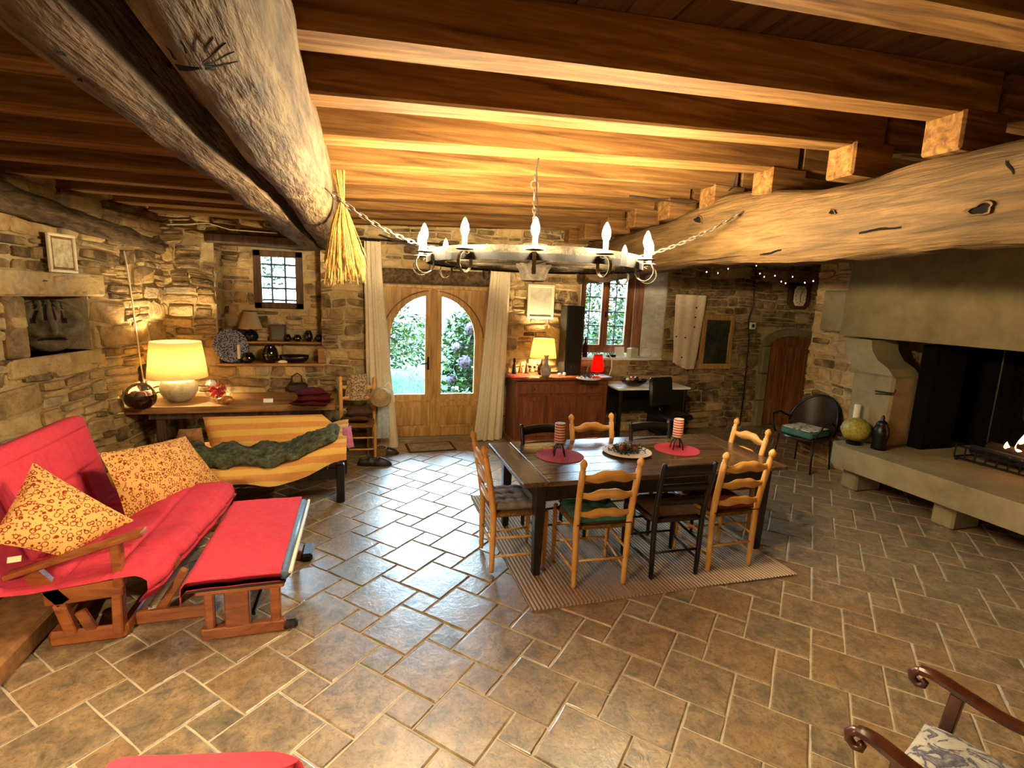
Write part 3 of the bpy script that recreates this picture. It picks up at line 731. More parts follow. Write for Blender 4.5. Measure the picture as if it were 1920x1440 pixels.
for s in (-1, 1):
    x0, x1 = (.262, .943) if s < 0 else (.947, 1.658); gx0, gx1 = (.37, .835) if s < 0 else (1.055, 1.52)
    arc = []
    for k in range(13):
        a = math.radians(10+k*(80-10)/12) if s > 0 else math.radians(170-k*70/12)
        x = DC+DR*math.cos(a); z = DZ+DR*math.sin(a)
        if gx0 <= x <= gx1: arc.append((x, z))
    inner = [(gx0, .62), (gx1, .62)] + ([(gx1, DZ)]+arc+[(gx0, DZ+math.sqrt(DR**2-(gx0-DC)**2))] if s > 0 else [(gx1, DZ+math.sqrt(DR**2-(gx1-DC)**2))]+arc[::-1]+[(gx0, DZ)])
    leaf = plate_hole(MB(), x0, .02, x1, 2.062, inner, DY, DY+.05).build('leaf', 'door_oak', door)
    MB().prism([(x, z) for x, z in inner], DY+.022, DY+.030, lambda x, y, z: Vector((x, z, y))).build('pane', 'pane', leaf)
    MB().cbox(((gx0+gx1)/2, DY-.004, .315), (gx1-gx0, .022, .27), .010).build('panel', 'door_oak', leaf)
    MB().cbox(((gx0+gx1)/2, DY-.002, .525), (x1-x0-.06, .012, .03), .005).build('rail', 'door_oak', leaf)
    MB().cbox(((x0+x1)/2, DY-.004, .085), (x1-x0, .02, .12), .006).build('kick_board', 'door_oak', leaf)
    ap = [Vector((DC+.70*math.cos(math.radians(a)), DY-.002, DZ-.06+.70*math.sin(math.radians(a)))) for a in (range(6, 88, 6) if s > 0 else range(174, 92, -6))]
    MB().tube(ap, .009, 6).build('arch_moulding', 'window_oak', leaf)
    if s < 0:
        MB().cbox((.875, DY-.012, 1.05), (.03, .012, .18), .004).build('lock_plate', 'iron', leaf)
        MB().tube([(.875, DY-.01, 1.05), (.875, DY-.05, 1.05), (.80, DY-.05, 1.05), (.77, DY-.045, 1.04)], .008, 8).build('handle', 'iron', leaf, True)
MB().cbox((.945, DY-.012, 1.03), (.085, .03, 2.02), .008).build('meeting_stile', 'door_oak', door)
MB().cbox((.96, 7.1, .012), (1.5, .35, .03), .006).build('threshold', 'dressed', door)
tag(warp(MB().cbox((.97, 6.93, 2.20), (1.86, .2, .19), .03), .02, 2).build('door_lintel', 'old_beam'), 'weathered timber lintel above the arched garden door', 'lintel')
# small window in the recess
win1 = struct('window_1'); WY = 7.31
wf = MB()
for c, d in (((-1.01, WY, 2.41), (.58, .08, .08)), ((-1.01, WY, 1.76), (.58, .08, .08)), ((-1.255, WY, 2.085), (.09, .08, .73)), ((-.765, WY, 2.085), (.09, .08, .73))): wf.cbox(c, d, .008)
wf.build('frame', 'dark_frame', win1)
MB().cbox((-1.01, WY+.01, 2.085), (.42, .006, .6), .001).build('pane', 'pane', win1)
for x in (-1.10, -.94): MB().tube([(x, WY+.05, 1.74), (x, WY+.05, 2.45)], .014, 6).build('bar', 'iron', win1)
for z in (1.83, 1.98, 2.125, 2.28): MB().tube([(-1.28, WY+.05, z), (-.74, WY+.05, z)], .014, 6).build('bar', 'iron', win1)
# right window, two casements
win2 = struct('window_2'); WX0, WX1, WZ0, WZ1 = 3.17, 4.10, 1.19, 2.46
wf = MB()
for c, d in (((3.635, WY, WZ1-.03), (.93, .1, .06)), ((3.635, WY, WZ0+.03), (.93, .1, .07)), ((WX0+.03, WY, 1.82), (.07, .1, 1.26)), ((WX1-.035, WY, 1.82), (.075, .1, 1.26))): wf.cbox(c, d, .008)
wf.build('frame', 'window_oak', win2)
for x0, x1 in ((WX0+.06, 3.615), (3.625, WX1-.065)):
    lf = plate_hole(MB(), x0, WZ0+.05, x1, WZ1-.05, [(x0+.055, WZ0+.12), (x1-.055, WZ0+.12), (x1-.055, WZ1-.11), (x0+.055, WZ1-.11)], WY-.045, WY+.005).build('casement', 'window_oak', win2)
    MB().cbox(((x0+x1)/2, WY-.02, (WZ0+WZ1)/2), (x1-x0-.1, .006, WZ1-WZ0-.2), .001).build('pane', 'pane', lf)
MB().cbox((3.62, WY-.055, 1.8), (.05, .02, 1.16), .006).build('meeting_strip', 'window_oak', win2); MB().cbox((3.62, WY-.075, 1.78), (.022, .03, .09), .006).build('latch', 'black_metal', win2)
for x in (3.40, 3.85): MB().tube([(x, WY+.06, WZ0), (x, WY+.06, WZ1)], .012, 6).build('bar', 'iron', win2)
for z in (1.38, 1.60, 1.82, 2.04, 2.25): MB().tube([(WX0, WY+.06, z), (WX1, WY+.06, z)], .012, 6).build('bar', 'iron', win2)
m_stone('whitewash', ['#b8b09e', '#d6cfbe', '#e8e3d6'], 8, .9, .9, .3, .15, .02, 18)
MB().prism([(4.10, 7.36), (4.10, 7.26), (4.46, 6.955), (4.49, 6.955), (4.49, 7.36)], 1.12, 2.47).build('splay', 'whitewash', win2)
MB().prism([(3.17, 7.36), (3.04, 7.36), (3.04, 6.955), (3.07, 6.955), (3.17, 7.26)], 1.12, 2.47).build('splay', 'whitewash', win2)
rubble(win2, Vector((4.46, 6.96, 1.14)), Vector((-.36, .305, 0)).normalized(), Vector((-.305, -.36, 0)).normalized(), .30, 1.3, [], 51, 40, mat='whitewash', proud=(.006, .016))
MB().cbox((4.165, 7.215, 1.80), (.14, .03, 1.3), .004, (0, 0, -.70)).build('jamb_board', 'window_oak', win2)
MB().cbox((3.77, 7.10, 1.125), (1.42, .32, .035), .006).build('sill', 'white', win2)
tag(warp(MB().cbox((3.78, 6.9, 2.60), (1.7, .14, .22), .03), .02, 2).build('window_lintel', 'dark_frame'), 'dark timber lintel over the right window', 'lintel')
tag(MB().cbox((-1.07, 7.1, 1.035), (1.24, .38, .035), .008).build('recess_shelf', 'console'), 'brown wooden ledge board at the bottom of the left window recess', 'shelf')
tag(warp(MB().cbox((-1.07, 7.1, 2.54), (1.34, .42, .12), .02), .015, 2).build('recess_lintel', 'dark_frame'), 'dark timber lintel over the small window recess', 'lintel')
portal('door_portal', (.95, 7.12, 1.25), (-PI/2, 0, 0), 1.3, 1.5); portal('window_portal', (3.63, 7.45, 1.82), (-PI/2, 0, 0), .95, 1.25); portal('recess_portal', (-1.01, 7.45, 2.08), (-PI/2, 0, 0), .6, .75)

# arched little door in the dark corner
door2 = struct('door_2'); ax0, ax1 = 6.36, 7.52; AC, AR = (ax0+ax1)/2, .62
ap = [(ax0+.1, 0), (ax1-.1, 0)] + [(AC+(ax1-ax0-.2)/2*math.cos(math.radians(a)), 1.33+.19*math.sin(math.radians(a))) for a in range(0, 181, 15)]
MB().prism(ap, 6.93, 6.96, lambda x, y, z: Vector((x, z, y))).build('leaf', 'window_oak', door2)
for k in range(5): MB().cbox((ax0+.2+k*.19, 6.922, .68), (.186, .02, 1.32), .004).build('board', 'window_oak', door2)
sur = MB(); outer = []; inn = []
for k in range(9):
    a0, a1 = math.radians(180-20*k), math.radians(160-20*k)
    q = [(AC+.48*math.cos(a0), 1.36+.17*math.sin(a0)), (AC+.62*math.cos(a0), 1.36+.29*math.sin(a0)), (AC+.62*math.cos(a1), 1.36+.29*math.sin(a1)), (AC+.48*math.cos(a1), 1.36+.17*math.sin(a1))]
    MB().prism(q, 6.885, 6.955, lambda x, y, z: Vector((x, z, y))).build('stone', 'dressed', door2)
for x in (AC-.55, AC+.55):
    for k in range(3): MB().cbox((x, 6.91, .225+k*.452), (.14, .1, .44), .012).build('stone', 'dressed', door2)

# ------------------------------------------------------------------ curtains
def curtain(name, top, bot, z1, label, seed, folds=5):
    root = thing(name, label, 'curtain', (0, 0, 0), group='linen curtains at the garden door'); mb = MB(); nu, nv = 72, 26
    def fn(a, b):
        v = b; x0 = top[0]+(bot[0]-top[0])*v**1.3; x1 = top[1]+(bot[1]-top[1])*v**1.3; y = top[2]+(bot[2]-top[2])*v**1.5; dp = top[3]+(bot[3]-top[3])*v
        s = a*2*PI; cx, cw = (x0+x1)/2, (x1-x0)/2
        pl = .028*math.sin(a*folds*2*2*PI+seed)*(.6+.6*v)+.008*nz((a*9+seed, v*4, 2))
        return (cx+math.cos(s)*(cw+pl), y+math.sin(s)*(dp/2+pl), z1*(1-v)+.012*v)
    mb.grid(fn, nu, nv, True, False); mb.add([mb.v[i*nv] for i in range(nu)], [tuple(range(nu))])
    mb.build('cloth', 'linen', root, True)
    hd_ = MB(); n = 5
    for k in range(n):
        x = top[0]+(top[1]-top[0])*(k+.5)/n; hd_.lathe([(.016, -.012), (.022, 0), (.016, .012)], (x, top[2], z1+.02), 8, 'x')
    hd_.build('heading_rings', 'iron', root); return root
curtain('door_curtain', (.06, .235, 6.82, .09), (.10, .43, 6.62, .30), 2.60, 'beige linen curtain hanging left of the garden door', 0)
curtain('door_curtain', (1.70, 1.93, 6.80, .09), (1.52, 1.86, 6.76, .16), 2.60, 'beige linen curtain on the right of the garden door beside the sideboard', 2)
rod = MB(); rod.tube([(-.08, 6.82, 2.625), (2.1, 6.80, 2.625)], .011, 8); rod.build('curtain_rod', 'iron', None, True); tag(bpy.data.objects['curtain_rod'], 'thin dark curtain rod over the garden door', 'curtain rod')
for x in (-.04, 2.05): MB().tube([(x, 6.82, 2.625), (x, 6.95, 2.625)], .009, 6).build('bracket', 'iron', bpy.data.objects['curtain_rod'])

# ------------------------------------------------------------------ garden
m_stone('grass', ['#0c2c15', '#123a1e', '#1a4828', '#20502e'], 3, .8, .5, 0, .2, .02, 40)
m_plain('leaf_dark', '#10280b', .5, 0, .3, 3, 0, .4); m_plain('leaf_light', '#2e5216', .5, 0, .3, 3, 0, .4); m_plain('leaf_yellow', '#4e561a', .5, 0, .3, 3, 0, .4)
m_plain('bloom_mauve', '#4b4254', .7, 0, .15, 8, 0, .2); m_plain('bloom_pale', '#5e5966', .7, 0, .15, 8, 0, .2); m_plain('bark', '#4a3a2a', .9, 0, .3, 10, .5)
lawn = MB(); lawn.grid(lambda a, b: (-14+34*a, 7.42+26*b, -.14+.05*nz((a*9, b*9, 1))+.3*b*b), 40, 34)
lawn = lawn.build('lawn', 'grass', None, True, kind='structure')
gb = MB()
for k in range(5200):
    x, y = rnd.uniform(-1.6, 2.6), 7.6+rnd.random()**1.5*7; b_ = (y-7.42)/26; z = -.15+.3*b_*b_; a = rnd.random()*PI; h_ = rnd.uniform(.04, .11); w_ = .006
    gb.add([(x-math.cos(a)*w_, y-math.sin(a)*w_, z), (x+math.cos(a)*w_, y+math.sin(a)*w_, z), (x+rnd.uniform(-.04, .04), y+rnd.uniform(-.04, .04), z+h_)], [(0, 1, 2)])
tag(gb.build('grass_blades', 'grass'), 'short bright green lawn grass outside the garden door', 'grass')['kind'] = 'stuff'
def bush(name, label, c, r, n, ls, mats, seed, trunk=True, cat='bush'):
    rr = random.Random(seed); root = thing(name, label, cat, (c[0], c[1], -.12)); mb = MB()
    for k in range(n):
        while True:
            p = Vector((rr.uniform(-1, 1), rr.uniform(-1, 1), rr.uniform(-1, 1)))
            if .35 < p.length < 1: break
        p = p*(1+.25*nz(p*2+Vector((seed, 0, 0)))); q = Vector((p.x*r[0], p.y*r[1], c[2]+.12+p.z*r[2]))
        if q.z < .02: continue
        a = Euler((rr.uniform(-1, 1), rr.uniform(-1, 1), rr.uniform(0, 6.28))).to_matrix(); s = ls*rr.uniform(.6, 1.3); mb.cur = rr.randrange(len(mats))
        mb.add([q+a @ Vector(v)*s for v in ((0, -1, 0), (.45, -.2, .1), (0, 1, -.1), (-.45, -.2, .1))], [(0, 1, 2, 3)])
    mb.build('foliage', mats, root)
    if trunk: MB().tube([(0, 0, 0), (.04, .02, c[2]*.5), (0, 0, c[2]+.1)], [.06, .05, .03], 7).build('stem', 'bark', root)
    return root
bush('hedge', 'yellow-green hedge at the far side of the lawn', (.2, 13.2, .95), (1.7, .8, 1.0), 4600, .075, ['leaf_light', 'leaf_yellow', 'leaf_dark'], 1)
bush('hedge', 'darker hedge at the far left of the lawn', (-3.6, 13.6, .9), (2.0, .9, 1.1), 2600, .09, ['leaf_dark', 'leaf_light'], 2)
bush('hedge', 'dark green hedge behind the hydrangea', (4.0, 13.4, .95), (2.0, .8, 1.05), 3600, .08, ['leaf_dark', 'leaf_light'], 3)
bush('garden_shrub', 'green shrub outside the left half of the right window', (4.75, 9.8, 1.5), (.75, .5, 1.5), 3200, .06, ['leaf_light', 'leaf_yellow', 'leaf_dark'], 5)
bush('garden_shrub', 'green shrub outside the right half of the right window', (6.15, 10.4, 1.5), (.75, .5, 1.55), 3000, .06, ['leaf_light', 'leaf_dark'], 6)
bush('garden_tree', 'slender leafy tree outside the small recess window', (-2.6, 12.0, 2.4), (1.0, .7, .9), 1500, .07, ['leaf_light', 'leaf_dark'], 4, cat='tree')
hy = bush('hydrangea', 'hydrangea bush with mauve flower heads outside the right door leaf', (2.05, 9.3, .85), (.62, .5, 1.0), 2600, .075, ['leaf_light', 'leaf_dark'], 7)
for k, (dx, dy, dz, r, m) in enumerate(((-.18, -.4, 1.55, .13, 0), (.12, -.42, 1.50, .11, 0), (-.42, -.3, 1.2, .1, 1), (-.3, -.45, .95, .12, 0), (-.05, -.5, .8, .11, 1), (.2, -.45, .9, .12, 1), (.3, -.4, 1.25, .12, 1), (-.5, -.25, .6, .09, 0), (.05, -.45, 1.8, .1, 1), (.1, -.5, .55, .08, 0))):
    fh = MB(); rr = random.Random(k)
    for j in range(70):
        d = Vector((rr.gauss(0, 1), rr.gauss(0, 1), rr.gauss(0, 1)*.8)).normalized(); t = d.orthogonal().normalized(); b_ = d.cross(t); s = .026
        p = d*r; fh.add([p+t*s, p+b_*s, p-t*s, p-b_*s], [(0, 1, 2, 3)])
    fh.lathe([(0, -r*.8), (r*.7, -r*.4), (r*.9, 0), (r*.7, r*.5), (0, r*.85)], (0, 0, 0), 10)
    fh.build('flower_head', ['bloom_mauve', 'bloom_pale'][m], hy, False, (dx, dy, dz))
bush('garden_shrub', 'low green plant at the foot of the hydrangea', (1.45, 8.35, .16), (.42, .3, .36), 900, .07, ['leaf_light', 'leaf_dark'], 9, False)
bush('hedge', 'dark hedge far outside the right window', (9.5, 14.5, .9), (3.0, 1, 1.15), 3000, .12, ['leaf_dark', 'leaf_light'], 12)

# ------------------------------------------------------------------ rug and dining table
m, nt, b = base_mat('rug'); v = coords(nt); wv = nt.nodes.new('ShaderNodeTexWave'); wv.bands_direction = 'X'; wv.inputs['Scale'].default_value = 11.5; wv.inputs['Distortion'].default_value = .6; wv.inputs['Detail'].default_value = 2
nt.links.new(v, wv.inputs['Vector']); f2 = noise_n(nt, coords(nt, (3, 60, 1)), 2, 3)
c = mix(nt, wv.outputs['Fac'], '#6b6053', '#cbb99c'); c = mix(nt, math_n(nt, 'MULTIPLY', f2, .5), c, '#9a5f36'); nt.links.new(c, b.inputs['Base Color']); b.inputs['Roughness'].default_value = .95; b.inputs['Specular IOR Level'].default_value = .1
RX0, RX1, RY0, RY1 = 1.03, 3.13, 2.81, 4.75
rg = MB(); NR = 76
def rugf(a, b_):
    x = RX0+(RX1-RX0)*a; return (x, RY0+(RY1-RY0)*b_+.012*math.sin(a*5), .0115+.004*math.sin(a*NR*2*PI)+.0015*nz((x*8, b_*20, 1)))
rg.grid(rugf, NR*4+1, 24); rg.cbox(((RX0+RX1)/2, (RY0+RY1)/2, .0055), (RX1-RX0-.004, RY1-RY0-.004, .007), .002)
tag(rg.build('area_rug', 'rug'), 'ribbed beige woven rug under the dining table', 'rug')

TX0, TX1, TY0, TY1, TZ = 1.04, 3.26, 3.13, 4.13, .74
tb = thing('dining_table', 'dark plank-topped farmhouse dining table with tapered black legs', 'table', ((TX0+TX1)/2, (TY0+TY1)/2, .0165)); TZ -= .0165
lx, ly = (TX1-TX0)/2, (TY1-TY0)/2
for k in range(6):
    h_ = 2*ly/6; MB().cbox((0, -ly+h_*(k+.5), TZ-.0175), (2*lx-.38, h_-.004, .035), .003).build('plank', 'table_top', tb)
for s in (-1, 1): MB().cbox((s*(lx-.095), 0, TZ-.0175), (.19, 2*ly, .035), .006).build('breadboard_end', 'table_end', tb)
for sx in (-1, 1):
    for sy in (-1, 1): MB().cbox((sx*(lx-.15), sy*(ly-.085), (TZ-.035)/2), (.085, .085, TZ-.035), .006, None, .62).build('leg', 'table_leg', tb)
for s in (-1, 1): MB().cbox((0, s*(ly-.075), TZ-.10), (2*lx-.38, .022, .12), .003).build('apron', 'table_leg', tb); MB().cbox((s*(lx-.14), 0, TZ-.10), (.022, 2*ly-.25, .12), .003).build('apron', 'table_leg', tb)

TZ += .0165
# ------------------------------------------------------------------ chairs
SEAT = .45
def slat(z, hgt, wd, yb, wavy=True, curve=.02, th=.014):
    mb = MB(); n = 17
    def fn(a, b_):
        u = a*2-1; x = u*wd/2
        if wavy: top = hgt*(.30+.22*math.cos(u*PI)-.06*math.cos(u*3*PI)); bo = -hgt*.42+hgt*.10*math.cos(u*2*PI)
        else: top = hgt*.5-abs(u)**2*hgt*.15; bo = -hgt*.5-abs(u)**2*hgt*.15
        k = int(round(b_*4)) % 4; zz = z+(bo if k in (0, 1) else top); yy = yb-curve*(1-u*u)+(th/2 if k in (1, 2) else -th/2)
        return (x, yy, zz)
    mb.grid(fn, n, 4, False, True); mb.add([mb.v[i] for i in range(4)], [(3, 2, 1, 0)]); mb.add([mb.v[(n-1)*4+i] for i in range(4)], [(0, 1, 2, 3)])
    return mb
def ladder_chair(pine=True):
    t = thing('dining_chair', 'x', 'chair'); mw = 'pine' if pine else 'black_wood'; mh = 'pine_h' if pine else 'black_wood'; H = .955 if pine else .89
    yb = lambda z: -.19-.09*max(0, (z-SEAT)/.5)**1.2
    xb = lambda z: .185+.018*z
    for s in (-1, 1):
        if pine:
            zs = [0, .02, .2, .45, .6, .75, .868, .876, .886, .893, .905, .92, .935, .948, .955]; rs = [.015, .018, .021, .0225, .0225, .0225, .022, .014, .021, .014, .023, .0265, .022, .012, .002]
        else: zs = [0, .02, .2, .45, .6, .75, .86, .885, .89]; rs = [.014, .017, .019, .020, .020, .019, .018, .016, .006]
        MB().tube([(s*xb(z), yb(z), z) for z in zs], rs, 10).build('rear_post', mw, t, True)
        MB().tube([(s*.215, .195, z) for z in (0, .02, .2, .42, .455)], [.012, .014, .018, .018, .017], 10).build('front_leg', mw, t, True)
        for z in (.12, .26): MB().tube([(s*xb(z), yb(z), z), (s*.2, 0, z+.005), (s*.215, .195, z+.01)], [.008, .0105, .008], 8).build('stretcher', mh, t, True)
    for z in (.16, .30): MB().tube([(-.215, .195, z), (0, .195, z), (.215, .195, z)], [.008, .011, .008], 8).build('stretcher', mh, t, True)
    MB().tube([(-xb(.2), yb(.2), .20), (xb(.2), yb(.2), .20)], .009, 8).build('stretcher', mh, t, True)
    if pine:
        for z, h_ in ((.555, .068), (.695, .075), (.83, .085)): slat(z, h_, 2*xb(z)-.012, yb(z), True).build('slat', 'pine_h', t, True)
    else:
        slat(.84, .075, 2*xb(.84)-.012, yb(.84), False).build('top_rail', 'black_wood', t, True)
        for z, h_ in ((.60, .05), (.71, .05)): slat(z, h_, 2*xb(z)-.012, yb(z), False).build('slat', 'black_wood', t, True)
    se = MB(); out = [(-.222, .21), (-.19, -.19), (.19, -.19), (.222, .21)]
    def sf(a, b_):
        u, w_ = a*2-1, b_*2-1; hw = .19+.032*(w_+1)/2; e = max(abs(u), abs(w_)); z = .455-.012*(1-e**2)-(.022 if e > .97 else 0)
        return (u*hw, .01+w_*.2, z)
    se.grid(sf, 13, 13); se.cbox((0, .01, .432), (.40, .39, .03), .012); se.build('seat', 'rush' if pine else 'brown_cloth', t, True)
    return t
pine0, black0 = ladder_chair(True), ladder_chair(False); used = {}
def chair_at(pine, PL, PR, rear, label, group):
    d = PR-PL; rz = math.atan2(d.y, d.x); mid = (PL+PR)/2; c, s = math.cos(rz), math.sin(rz); loc = Vector((mid.x-s*rear, mid.y+c*rear, 0))
    if loc.x > RX0 and loc.x < RX1 and loc.y > RY0-.1: loc.z = .013
    src = pine0 if pine else black0
    if pine not in used: used[pine] = 1; src.location = loc; src.rotation_euler = (0, 0, rz); o = src
    else: o = dup(src, loc, rz)
    tag(o, label, 'chair', group); return o
G1, G2 = 'pine ladder-back dining chairs', 'black dining chairs'
c1 = chair_at(True, gz(903, 1032), gz(920, 1073), .19, 'pine ladder-back chair at the left end of the dining table with grey tufted pad', G1)
c2 = chair_at(True, gz(1080, 1105), gz(1163, 1097), .19, 'pine ladder-back chair with teal pad, back to the viewer at the table front', G1)
c3 = chair_at(False, gz(1232, 1087), gz(1291, 1080), .19, 'black wooden chair on the near side of the table between two pine chairs', G2)
c4 = chair_at(True, gz(1329, 1073), gz(1399, 1063), .19, 'pine ladder-back chair with dark red pad at the near right corner of the table', G1)
c5 = chair_at(True, gz(1442, 808, .95), gz(1383, 787, .95), .28, 'pine ladder-back chair at the right end of the table facing left', G1)
c6 = chair_at(True, gz(1147, 777, .95), gz(1070, 780, .95), .28, 'pine ladder-back chair on the far side of the table in front of the sideboard', G1)
c7 = chair_at(False, gz(1052, 800, .86), gz(982, 804, .86), .27, 'black wooden chair on the far side at the left corner of the table', G2)
c8 = chair_at(False, gz(1262, 792, .88), gz(1172, 795, .88), .27, 'black wooden chair on the far side of the table towards the desk', G2)
def tufted(name, mat, chair, label, h_=.06, w_=.40, d_=.38, nt_=4, seed=1):
    mb = MB(); N = 25
    for sg in (1, -1):
        def fn(a, b_, sg=sg):
            a2 = a if sg > 0 else 1-a; u, v_ = a2*2-1, b_*2-1; th = max(0, 1-u**6)**.5*max(0, 1-v_**6)**.5
            dm = abs(math.sin(a2*nt_*PI))**.6*.55+abs(math.sin(b_*nt_*PI))**.6*.45
            return (u*w_/2, v_*d_/2, h_/2+sg*h_/2*th*((.45+.55*dm) if sg > 0 else .9)+(.004*nz((u*5, v_*5, seed)) if sg > 0 else 0))
        mb.grid(fn, N, N)
    o = mb.build(name, mat, None, True); o.location = chair.location+Vector((0, 0, .452)); o.rotation_euler = chair.rotation_euler
    return tag(o, label, 'cushion', 'chair pads')
tufted('seat_cushion', 'grey_cloth', c1, 'grey tufted pad on the chair at the left table end', .075, seed=1)
tufted('seat_cushion', 'teal_cloth', c2, 'teal green tufted pad on the chair facing away at the table front', .06, seed=2)
tufted('seat_cushion', 'brown_cloth', c3, 'brown pad on the black chair at the near side of the table', .05, nt_=2, seed=3)
tufted('seat_cushion', 'wine_cloth', c4, 'dark wine red pad on the chair at the near right table corner', .06, seed=4)
tufted('seat_cushion', 'brown_cloth', c5, 'brown pad on the chair at the right table end', .05, seed=5)
tufted('seat_cushion', 'pale_cloth', c6, 'pale blue-grey pad on the pine chair at the far side of the table', .06, seed=6)
# cushion ties
for ch, mt in ((c2, 'leather'), (c4, 'leather')):
    mb = MB(); mb.tube([(-.20, -.215, .47), (0, -.225, .475), (.20, -.215, .47)], .004, 5); mb.tube([(.2, -.215, .47), (.215, -.22, .4), (.21, -.22, .36)], .003, 5)
    mb.build('cushion_tie', mt, ch)

# ------------------------------------------------------------------ on the table
def lathe_obj(name, prof, loc, mat, label, cat, n=24, smooth='auto', group=None, squash=(1, 1)):
    return tag(MB().lathe(prof, (0, 0, 0), n, 'z', squash).build(name, mat, None, smooth, loc), label, cat, group)
m, nt, b = base_mat('placemat'); v = coords(nt); wv = nt.nodes.new('ShaderNodeTexWave'); wv.wave_type = 'RINGS'; wv.rings_direction = 'Z'; wv.inputs['Scale'].default_value = 28
nt.links.new(v, wv.inputs['Vector']); nt.links.new(mix(nt, wv.outputs['Fac'], '#a81f2c', '#d23f47'), b.inputs['Base Color']); b.inputs['Roughness'].default_value = .7; bump(nt, b, wv.outputs['Fac'], .5, .003)
def table_pt(x, y, z=TZ): return gz(x, y, z)
pm1, pm2 = table_pt(1050, 855), table_pt(1269, 843)
for p, lb in ((pm1, 'round red woven placemat at the left of the table'), (pm2, 'round red woven placemat at the right of the table')):
    lathe_obj('placemat', [(0, 0), (.19, 0), (.192, .003), (.19, .005), (0, .005)], p, 'placemat', lb, 'placemat', 48, 'auto', 'red placemats')
m, nt, b = base_mat('stripes'); v = coords(nt); sx = nt.nodes.new('ShaderNodeSeparateXYZ'); nt.links.new(v, sx.inputs[0]); fr_ = math_n(nt, 'FRACT', math_n(nt, 'MULTIPLY', sx.outputs[2], 46.0)); st_ = math_n(nt, 'GREATER_THAN', fr_, .5)
nt.links.new(mix(nt, st_, '#e0cdb0', '#b8302a'), b.inputs['Base Color']); b.inputs['Roughness'].default_value = .45
for p, lb in ((pm1+Vector((-.01, -.0, .005)), 'left'), (pm2+Vector((-.005, 0, .005)), 'right')):
    hl = thing('candle_holder', f'spidery black iron candle holder on the {lb} red placemat', 'candle holder', p, group='iron candle holders')
    for k in range(4):
        a = k*PI/2+.5; c, s = math.cos(a), math.sin(a)
        MB().tube([(c*.005, s*.005, .10), (c*.03, s*.03, .09), (c*.05, s*.05, .055), (c*.06, s*.06, .004)], .0055, 6).build('leg', 'black_metal', hl, True)
    MB().lathe([(0, .095), (.012, .095), (.035, .108), (.036, .113), (0, .113)], (0, 0, 0), 16).build('dish', 'black_metal', hl, 'auto')
    tag(MB().lathe([(0, 0), (.042, 0), (.043, .004), (.043, .15), (.04, .155), (0, .152)], (0, 0, 0), 24).build('pillar_candle', 'stripes', None, 'auto', p+Vector((0, 0, .113))), f'red and cream striped pillar candle on the {lb} iron holder', 'candle', 'striped candles')
cp = table_pt(1175, 849)
lathe_obj('serving_plate', [(0, .004), (.12, .004), (.2, .016), (.203, .019), (.2, .02), (.12, .010), (0, .009)], cp, 'white', 'round white serving plate in the middle of the table', 'plate', 40)
wr = MB(); rr = random.Random(5)
for k in range(900):
    a = rr.uniform(0, 2*PI); R = abs(rr.gauss(.06, .04)); p = Vector((R*math.cos(a)*1.2, R*.85*math.sin(a), rr.uniform(.012, .06))); d = Vector((rr.uniform(-1, 1), rr.uniform(-1, 1), rr.uniform(.1, 1))).normalized()*rr.uniform(.015, .04); t = d.orthogonal().normalized()*.005
    wr.add([p-t, p+t, p+d], [(0, 1, 2)])
wo = thing('moss_garland', 'green moss and fir garland lying on the white plate', 'garland', cp); wr.build('moss', 'moss', wo, kind='stuff')
for k, (x, y, r, mt) in enumerate(((-.07, -.05, .024, 'berry'), (.03, -.065, .02, 'berry'), (.0, -.03, .022, 'pine_cone'), (-.02, .04, .022, 'amber'), (.07, .02, .02, 'berry'), (-.085, .03, .018, 'pine_cone'))):
    MB().lathe([(0, -r), (r*.7, -r*.7), (r, 0), (r*.7, r*.7), (0, r)], (0, 0, 0), 12).build('bauble', mt, wo, True, (x*1.1, y, .055))

# ------------------------------------------------------------------ cart-wheel chandelier
WC = Vector((1.17, 3.5, 2.2)); ch = thing('wheel_chandelier', 'old cart wheel chandelier with candle bulbs hanging on chains over the table', 'chandelier', WC)
m_wood('wheel_wood', '#221c14', '#3c3326', '#574c3a', (6, 6, 6), 3, .8, .6, .1, .2, .01); m_emit('bulb_lit', (1.0, .80, .48, 1), BULB_E)
rim = MB(); rim.grid(lambda a, b_: ((.69+(.055 if b_ in (.25, .5) else -.065)+.004*nz((a*20, 1, b_)))*math.cos(a*2*PI), (.69+(.055 if b_ in (.25, .5) else -.065))*math.sin(a*2*PI), (.07 if b_ >= .5 else 0)+.003*nz((a*30, 2, b_))), 72, 4, True, True)
rim.build('rim', 'wheel_wood', ch)
rim2 = MB(); rim2.grid(lambda a, b_: ((.747 if b_ in (.25, .5) else .741)*math.cos(a*2*PI), (.747 if b_ in (.25, .5) else .741)*math.sin(a*2*PI), .028 if b_ >= .5 else -.012), 72, 4, True, True); rim2.build('iron_tyre', 'iron', ch)
for k in range(10):
    a = k*PI/5+.2; MB().bar((.1*math.cos(a), .1*math.sin(a), .035), (.665*math.cos(a), .665*math.sin(a), .035), .05, .045, .012).build('spoke', 'wheel_wood', ch)
MB().lathe([(0, -.105), (.07, -.105), (.085, -.10), (.105, -.03), (.125, 0), (.125, .08), (.1, .11), (.085, .15), (.06, .155), (0, .155)], (0, 0, 0), 20).build('hub', 'wheel_wood', ch, 'auto')
A0 = math.radians(-108.5)
